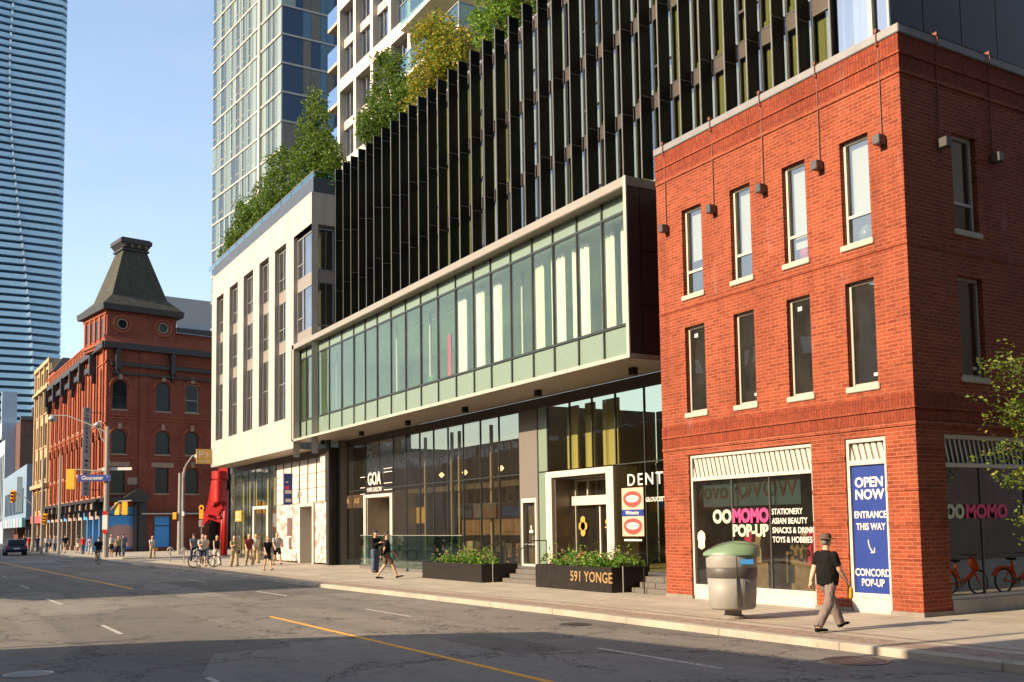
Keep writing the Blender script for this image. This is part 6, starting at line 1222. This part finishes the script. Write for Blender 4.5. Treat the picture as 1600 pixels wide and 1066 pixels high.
def cloth(n_, c):
    if 'cloth_'+n_ in bpy.data.materials: return bpy.data.materials['cloth_'+n_]
    k = N('cloth_'+n_); p = k.pos(); f = k.noise(k.mapv(p, (9, 9, 4.5)), 1.0, 3, .6); g = k.noise(p, 180, 2)
    d = k.math('ADD', f, k.math('MULTIPLY', g, .06)); cc = k.mix(k.noise(p, 7, 3), tuple(x*.65 for x in c), tuple(x*1.25 for x in c)); return k.pbr(cc, .85, 0, k.bump(d, 1., .05), .2)
CL = dict(black=(.006, .0055, .0055), white=(.48, .45, .40), beige=(.36, .28, .19), khaki=(.36, .27, .15), maroon=(.16, .035, .03), olive=(.26, .22, .10), navy=(.02, .03, .07), denim=(.09, .12, .18), grey=(.34, .33, .32), taupe=(.20, .155, .135), pink=(.6, .35, .4), red=(.55, .05, .03), slate=(.10, .13, .17), brown=(.12, .08, .055), lilac=(.5, .42, .55), ltblue=(.35, .45, .58))
def skin(c=(.55, .30, .19)): nm = 'skin_%02d' % int(c[0]*100); return bpy.data.materials.get(nm) or plain(nm, c, .55, 0, .12, 8, .05)
def person(loc, heading, lab, h=1.72, top='black', bot='beige', hair=(.03, .02, .015), sk=(.52, .29, .18), legs='trousers', stride=.32, arm=.4, near=False, hat=None, long_hair=False, sleeve='short', female=False, bend=0, ph=1, sit=False, shoe='black', armsup=None, backpack=None, group='pedestrians'):
    s = h/1.75; vx = .007 if near else .016; T = thing('person', loc, lab, 'person', group)
    M = Matrix.Rotation(math.atan2(heading[1], heading[0])-math.pi/2, 4, 'Z') @ Matrix.Scale(s, 4)
    J = lambda x, y, z_: (x, y, z_)
    w = .88 if female else 1.; sh = .185*w; hp = .095
    # legs: ph=+1 left leg (x<0) forward
    def leg(x, f):  # f in [-1,1] forward
        if sit: return [(x, .05, .93), (x*1.1, .40, .80-.18*f), (x*1.05, .28, .42-.18*f), (x*1.05, .40, .36-.18*f)]
        a = f*stride
        if f > 0: hip, knee, ank = (x, 0, .93), (x*.95, a*.62, .52), (x*.9, a*1.08, .115); toe = (x*1.05, a*1.08+.17, .10)
        elif f < 0: hip, knee, ank = (x, 0, .93), (x*.95, a*.35+.06, .50), (x*.9, a*1.0, .10); toe = (x*1.05, a*1.0+.16, .035)
        else: hip, knee, ank = (x, 0, .93), (x*.97, .01, .5), (x*.93, -.02, .09); toe = (x*1.2, .14, .035)
        return [hip, knee, ank, toe]
    LL, RL = leg(-hp, ph if stride else 0), leg(hp, -ph if stride else 0)
    lean = .03
    def armj(x, f):
        if armsup: return [(x*sh, .02, 1.40), (x*sh*1.25, .06+armsup*.1, 1.14), (x*sh*.75, .06+armsup*.34, 1.12+.14*armsup), (x*sh*.55, .10+armsup*.42, 1.14+.16*armsup)]
        a = f*arm; el = (x*sh*1.18, .0+a*.22, 1.13); wr = (x*sh*1.22, a*.62+.05, .89+abs(a)*.05); hn = (x*sh*1.2, a*.74+.07, .80+abs(a)*.07); return [(x*sh, 0, 1.40), el, wr, hn]
    LA, RA = armj(-1, -ph), armj(1, ph)
    def limb(p, rr, mids=(.35,)): return [(*p[i], rr[i]) for i in range(len(p))]
    def lerp(a, c, t): return tuple(a[i]+(c[i]-a[i])*t for i in range(3))
    def legp(L, sc_=1., stop=None):
        hip, k_, an, toe = L; up = [(*lerp(hip, k_, -.05), .098*sc_), (*lerp(hip, k_, .3), .088*sc_), (*lerp(hip, k_, .75), .066*sc_), (*k_, .058*sc_)]; lo = [(*k_, .058*sc_), (*lerp(k_, an, .3), .058*sc_), (*lerp(k_, an, .7), .042*sc_), (*an, .036*sc_)]
        return up, lo
    parts = []
    tors = [(0, 0, .90, .165*w, .115), (0, 0, 1.0, .155*w, .11), (0, .01, 1.12, .145*w, .105), (0, .01, 1.26, .165*w, .115), (0, .0, 1.37, .175*w, .105), (0, -.01, 1.43, .13*w, .085), (0, -.005, 1.48, .06, .06)]
    parts.append(prt(tors, 16)); parts.append(prt([(0, 0, 1.42, .075, .07), (0, .01, 1.49, .062, .064), (0, .02, 1.58, .062, .068)]))
    hd = (0, .035, 1.645); parts.append(ball(hd, (.075, .095, .112), 12)); parts.append(ball((0, .05, 1.585), (.052, .065, .05), 8)); parts.append(prt([(0, .118, 1.665, .010), (0, .135, 1.64, .014), (0, .138, 1.63, .017), (0, .11, 1.62, .012)], 8))
    for x in (-1, 1): parts.append(ball((x*.076, .025, 1.64), (.012, .022, .032), 6)); parts.append(ball((x*.03, .112, 1.672), (.02, .012, .009), 6))
    for L in (LL, RL):
        for q in legp(L): parts.append(prt(q, 12))
        parts.append(ball(L[1], .058, 8)); parts.append(prt([(*L[2], .036), (*lerp(L[2], L[3], .5), .036, .03), (*L[3], .03, .02)], 10))
    for A in (LA, RA):
        parts.append(ball(A[0], .056, 8)); parts.append(prt([(*A[0], .052), (*lerp(A[0], A[1], .4), .047), (*A[1], .040)], 12)); parts.append(ball(A[1], .04, 8)); parts.append(prt([(*A[1], .041), (*lerp(A[1], A[2], .35), .040), (*A[2], .026)], 12))
        d = (Vector(A[3])-Vector(A[2])).normalized(); wr, hn = Vector(A[2]), Vector(A[3]); sx = 1 if A is RA else -1
        parts.append(prt([(*wr, .026, .02), (*(wr+d*.04), .034, .02), (*(wr+d*.085), .038, .018)], 10))
        fw = Vector((0, 1, 0)); fw = (fw-d*fw.dot(d)).normalized(); inw = Vector((-sx, 0, 0))
        for k_, (of, ln) in enumerate(((-.029, .060), (-.010, .072), (.010, .076), (.029, .068))):
            b0 = wr+d*.08+fw*of; cu = .35; p1_ = b0+d*ln*.45+inw*.004; p2_ = p1_+(d*.8+inw*cu).normalized()*ln*.32; p3_ = p2_+(d*.55+inw*.8).normalized()*ln*.25
            parts.append(prt([(*b0, .0095), (*p1_, .009), (*p2_, .008), (*p3_, .0065)], 7))
        b0 = wr+d*.03+fw*.03; parts.append(prt([(*b0, .012), (*(b0+d*.03+fw*.02+inw*.012), .011), (*(b0+d*.06+fw*.022+inw*.02), .008)], 7))
    if near:  # heavier arms for the broad man
        for A in (LA, RA): parts.append(prt([(*A[0], .062), (*lerp(A[0], A[1], .4), .06), (*A[1], .050)], 12)); parts.append(ball(A[1], .049, 8)); parts.append(prt([(*A[1], .050), (*lerp(A[1], A[2], .35), .050), (*A[2], .031)], 12))
    merge(parts, .0055 if near else .013, 'body', skin(sk), T, M)
    e = .016
    # top
    tt = [(0, 0, .90 if not female else .98, .175*w+e, .125+e), (0, 0, 1.0, .165*w+e, .125+e), (0, .01, 1.12, .16*w+e*1.2, .12+e), (0, .01, 1.26, .17*w+e, .12+e), (0, 0, 1.37, .18*w+e, .105+e), (0, -.01, 1.44, .13*w+e, .08+e*.7), (0, -.005, 1.475, .07, .07)]
    if near: tt = [(0, .01, .84, .205, .165), (0, .025, .98, .215, .19), (0, .03, 1.12, .212, .185), (0, .02, 1.27, .215, .155), (0, .0, 1.37, .205, .13), (0, -.01, 1.44, .14, .09), (0, -.005, 1.475, .07, .07)]
    tp = [prt(tt, 20)]
    if sleeve != 'none':
        for A in (LA, RA):
            tp.append(ball(A[0], .050+e, 8)); k_ = .75 if sleeve == 'short' else 1.; el = lerp(A[0], A[1], k_); tp.append(prt([(*A[0], .058+e), (*lerp(A[0], A[1], .4), .056+e), (*el, .054+e*1.2)], 14))
            if sleeve == 'long': tp.append(ball(A[1], .04+e, 8)); tp.append(prt([(*A[1], .043+e), (*lerp(A[1], A[2], .4), .04+e), (*A[2], .03+e)], 12))
    merge(tp, vx, 'shirt' if legs != 'dress' else 'dress_top', cloth(top, CL[top]), T, M, 2)
    # bottom
    if legs in ('trousers', 'shorts', 'wide'):
        bp = [prt([(0, 0, 1.02, .16*w+.012, .115+.012), (0, 0, .93, .178*w+.01, .13), (0, 0, .86, .165*w+.01, .12)], 16)]
        for L in (LL, RL):
            hip, kn, an, toe = L; wk = 1.25 if legs != 'wide' else 1.6
            if near: wk = 1.42
            bp.append(prt([(*lerp(hip, kn, -.08), .108), (*lerp(hip, kn, .3), .104), (*lerp(hip, kn, .7), .084*(1 if legs != 'shorts' else 1.15)), (*lerp(hip, kn, .88 if legs == 'shorts' else 1.), .074*wk*.9)], 14))
            if legs != 'shorts': bp.append(ball(kn, .072*wk*.9, 8)); bp.append(prt([(*kn, .073*wk*.9), (*lerp(kn, an, .4), .069*wk*.92), (*lerp(kn, an, .8), .06*wk), (*lerp(kn, an, 1.0), .058*wk)], 14))
        merge(bp, vx, legs if legs != 'wide' else 'trousers', cloth(bot, CL[bot]), T, M, 2)
    else:
        z1 = .62 if legs == 'dress' else .45; bp = [prt([(0, 0, 1.04, .16*w+.01, .125), (0, 0, .9, .19*w, .15), (0, 0, z1, .22*w, .20+stride*.25)], 18)]; merge(bp, vx, 'skirt', cloth(bot, CL[bot]), T, M, 1)
    for L, f in ((LL, 1), (RL, -1)):
        an, toe = Vector(L[2]), Vector(L[3]); d = (toe-an); d.z = 0 if not sit else d.z; dz = toe.z-an.z
        heel = an+Vector((0, -.05, -.05)); to = toe+Vector((0, .07, 0)); sp = [prt([(*heel, .036, .036), (*(an+Vector((0, .02, -.045))), .043, .045), (*(an.lerp(toe, .6)+Vector((0, 0, -.012))), .045, .035), (*to, .04, .025), (*(to+Vector((0, .02, 0))), .02, .015)], 12)]; merge(sp, vx*.9, 'shoe', cloth(shoe, CL[shoe]), T, M, 1)
    hm = bpy.data.materials.get('hair_%02d' % int(hair[0]*300)) or plain('hair_%02d' % int(hair[0]*300), hair, .6, 0, .4, 40, .3)
    hp_ = [ball((0, .018, 1.675), (.084, .098, .098), 10)]
    if long_hair: hp_.append(prt([(0, -.03, 1.70, .075, .06), (0, -.055, 1.58, .08, .05), (0, -.07, 1.42, .075, .03), (0, -.075, 1.34, .05, .02)], 12))
    # cut the face side of the cap: shift back
    hp_[0] = ball((0, .006, 1.682), (.082, .094, .092), 10)
    if near: hp_.append(ball((0, -.03, 1.63), (.072, .06, .07), 10))
    merge(hp_, vx, 'hair', hm, T, M, 1)
    if hat:
        if near: hh0 = 1.70
        mt = cloth(hat, CL[hat] if hat in CL else (.2, .16, .12)); hh = [prt([(0, .015, 1.69, .098, .118), (0, .015, 1.73, .096, .114), (0, .015, 1.775, .086, .10), (0, .015, 1.795, .06, .07)], 20), prt([(0, .03, 1.685, .15, .18), (0, .03, 1.697, .145, .175)], 20)] if near else [ball((0, .02, 1.715), (.092, .108, .065), 10), prt([(0, .09, 1.69, .07, .12), (0, .09, 1.70, .065, .115)], 20)]; merge(hh, vx*.8, 'hat', mt, T, M, 1)
    return T, M, (LA, RA, LL, RL)
def bag(T, M, loc, c, size, nm, lab, cat='bag', mat=None):
    L = Vector(T.location)+(M.to_3x3() @ Vector(loc)); o = thing(nm, tuple(L), lab, cat); F_ = M.to_3x3(); sx, sy, sz = size
    me = merge([prt([(0, 0, -sz/2, sx*.42, sy*.4), (0, 0, -sz*.35, sx*.5, sy*.5), (0, 0, sz*.3, sx*.48, sy*.48), (0, 0, sz/2, sx*.36, sy*.3)], 14)], .012, 'pouch', mat or cloth(c, CL[c]), o, M.to_3x3().to_4x4()); return o
# the man in the foreground
mp = (14.32, 12.93, 0); hd_ = (1, .04)
T, M, A = person(mp, hd_, 'man in a brown hat, black T-shirt and taupe trousers striding past the litter bin', h=1.74, top='black', bot='taupe', sk=(.58, .32, .21), stride=.40, arm=.36, near=True, hat='hatbrown' if 0 else 'brown', hair=(.16, .14, .12), ph=1)
hn = A[1][3]; bag(T, M, (hn[0], hn[1]+.03, hn[2]-.13), 'khaki', (.11, .11, .22), 'drink_pouch', 'small yellow drink bag dangling from the hand of the man in the hat', 'bag', plain('yellow_drink', (.55, .30, .03), .3))
AWAY, TOW = (-.05, 1), (.05, -1)
person((17.58, 41.9, 0), (.3, -1), 'person in a blue cap, dark top and loose jeans standing before the salon door', 1.86, 'black', 'denim', legs='wide', stride=0, armsup=1., hat='navy', long_hair=True, sleeve='long', female=True)
T, M, A = person((15.8, 36.5, 0), (.9, -.35), 'man in a black T-shirt and dark shorts heading for the planters', 1.82, 'black', 'brown', legs='shorts', stride=.36, sk=(.5, .27, .18), ph=-1)
bag(T, M, (.12, -.2, 1.02), 'black', (.34, .14, .3), 'shoulder_bag', 'black bag slung on the man walking toward the planters')
T, M, A = person((17.3, 55.4, 0), TOW, 'man in a grey T-shirt and black shorts walking behind the woman in the black dress', 1.84, 'grey', 'black', legs='shorts', stride=.3, hair=(.02, .015, .01))
person((14.56, 48.1, 0), TOW, 'woman in a short black dotted dress crossing near the kerb', 1.66, 'black', 'black', legs='dress', stride=.3, long_hair=True, female=True, hair=(.10, .04, .02))
person((16.9, 58.2, 0), TOW, 'woman with white sleeves, dark vest and tan trousers beside the shop doorway', 1.76, 'white', 'khaki', legs='wide', stride=.22, long_hair=True, female=True, sleeve='long')
person((15.85, 55.9, 0), TOW, 'man in a maroon short-sleeved shirt and beige trousers', 1.78, 'maroon', 'beige', stride=.24)
T, M, A = person((14.7, 54.7, 0), TOW, 'woman in an olive top and wide cream trousers with long dark hair', 1.7, 'olive', 'beige', legs='wide', stride=.26, long_hair=True, female=True, armsup=.6)
bag(T, M, (-.26, .0, .82), 'brown', (.2, .1, .2), 'handbag', 'brown handbag at the side of the woman in the olive top')
person((14.25, 56.6, 0), TOW, 'woman in a black sleeveless top and white trousers behind the bicycle', 1.72, 'black', 'white', legs='wide', stride=.28, long_hair=True, female=True, sleeve='none')
person((14.8, 61.5, 0), TOW, 'woman in a pale top half hidden between the cyclist and the woman in white trousers', 1.72, 'white', 'slate', stride=.2, long_hair=True, female=True)
person((13.3, 55.9, 0), TOW, 'person in a white floral shirt and dark shorts walking beside the bicycle', 1.8, 'white', 'navy', legs='shorts', stride=.24, armsup=.5)
person((15.15, 66, 0), AWAY, 'man in a slate shirt and dark trousers walking away past the cycle stands', 1.8, 'slate', 'navy', stride=.26, sleeve='short')
T, M, A = person((14.3, 75, 0), TOW, 'woman in a cream shirt and beige trousers crossing the side street', 1.68, 'white', 'beige', legs='wide', stride=.26, female=True, long_hair=True)
bag(T, M, (-.3, .0, .75), 'khaki', (.22, .12, .22), 'yellow_bag', 'yellow tote beside the woman crossing the side street', 'bag', mYEL)
# the far cyclist
T, M, A = person((9.95, 69.6, -.02), AWAY, 'cyclist in dark clothes riding away along the kerb', 1.7, 'black', 'khaki', legs='shorts', sit=True, armsup=.8)
bicycle((9.95, 69.75, -.13), 0, 'bicycle ridden away by the cyclist near the far kerb', mBIKE)
# crowd on the far pavement
crowd = [((13.3, 86.5), TOW, 'white', 'black', 'woman in a white top and black skirt by the sign pole', 'dress', True), ((13.6, 85), TOW, 'olive', 'black', 'person in an olive jacket next to the blue mural', 'trousers', False), ((14.1, 85.6), AWAY, 'slate', 'denim', 'person in a slate jacket with a bag by the blue mural', 'trousers', False),
 ((13.0, 95.8), AWAY, 'lilac', 'white', 'woman in a lilac top and white trousers before the blue shopfront', 'wide', True), ((12.6, 97.5), AWAY, 'red', 'slate', 'person in a red top just left of the woman in lilac', 'trousers', False), ((12.9, 102.9), AWAY, 'beige', 'white', 'woman in beige with a white skirt before the ornate shopfronts', 'dress', True), ((12.2, 107), AWAY, 'black', 'beige', 'man in a black shirt and beige shorts right of the slim pole', 'shorts', False),
 ((11.9, 108.5), TOW, 'ltblue', 'white', 'woman in a light blue top half behind the slim pole', 'wide', True), ((12.1, 115.1), TOW, 'grey', 'slate', 'man in a grey shirt and slate trousers left of the slim pole', 'trousers', False), ((12.5, 116.5), AWAY, 'black', 'black', 'person all in black at the shop doorway', 'trousers', False), ((10.9, 110.6), TOW, 'white', 'denim', 'woman in white and denim beside the second slim pole', 'trousers', True), ((11.4, 112.5), TOW, 'grey', 'black', 'person in a grey jumper and black skirt by the second slim pole', 'dress', True),
 ((10.5, 115.5), AWAY, 'navy', 'slate', 'man in navy near the short pole', 'trousers', False), ((11.1, 119), TOW, 'slate', 'beige', 'person in a slate top and beige trousers near the cream building', 'trousers', False), ((10.5, 125), AWAY, 'red', 'khaki', 'person in a red top nearest the parked car', 'trousers', False), ((9.4, 117.5), AWAY, 'brown', 'black', 'person in a brown top just right of the parked car', 'trousers', False)]
for i, (xy, hd_, tp_, bt_, lab, lg, fem) in enumerate(crowd): person((*xy, 0), hd_, lab, random.Random(i).uniform(1.64, 1.84), tp_, bt_, legs=lg, stride=.25 if i % 4 else .12, female=fem, long_hair=fem, ph=1 if i % 2 else -1, sk=random.Random(i+9).choice([(.52, .29, .18), (.40, .21, .13), (.58, .36, .25)]), group='crowd on the far pavement')
# person waiting across the side street, seen only mirrored in the side window
person((21.6, 9.6, 0), (0, 1), 'person in a white T-shirt reflected in the side shop window', 1.74, 'white', 'black', stride=0)
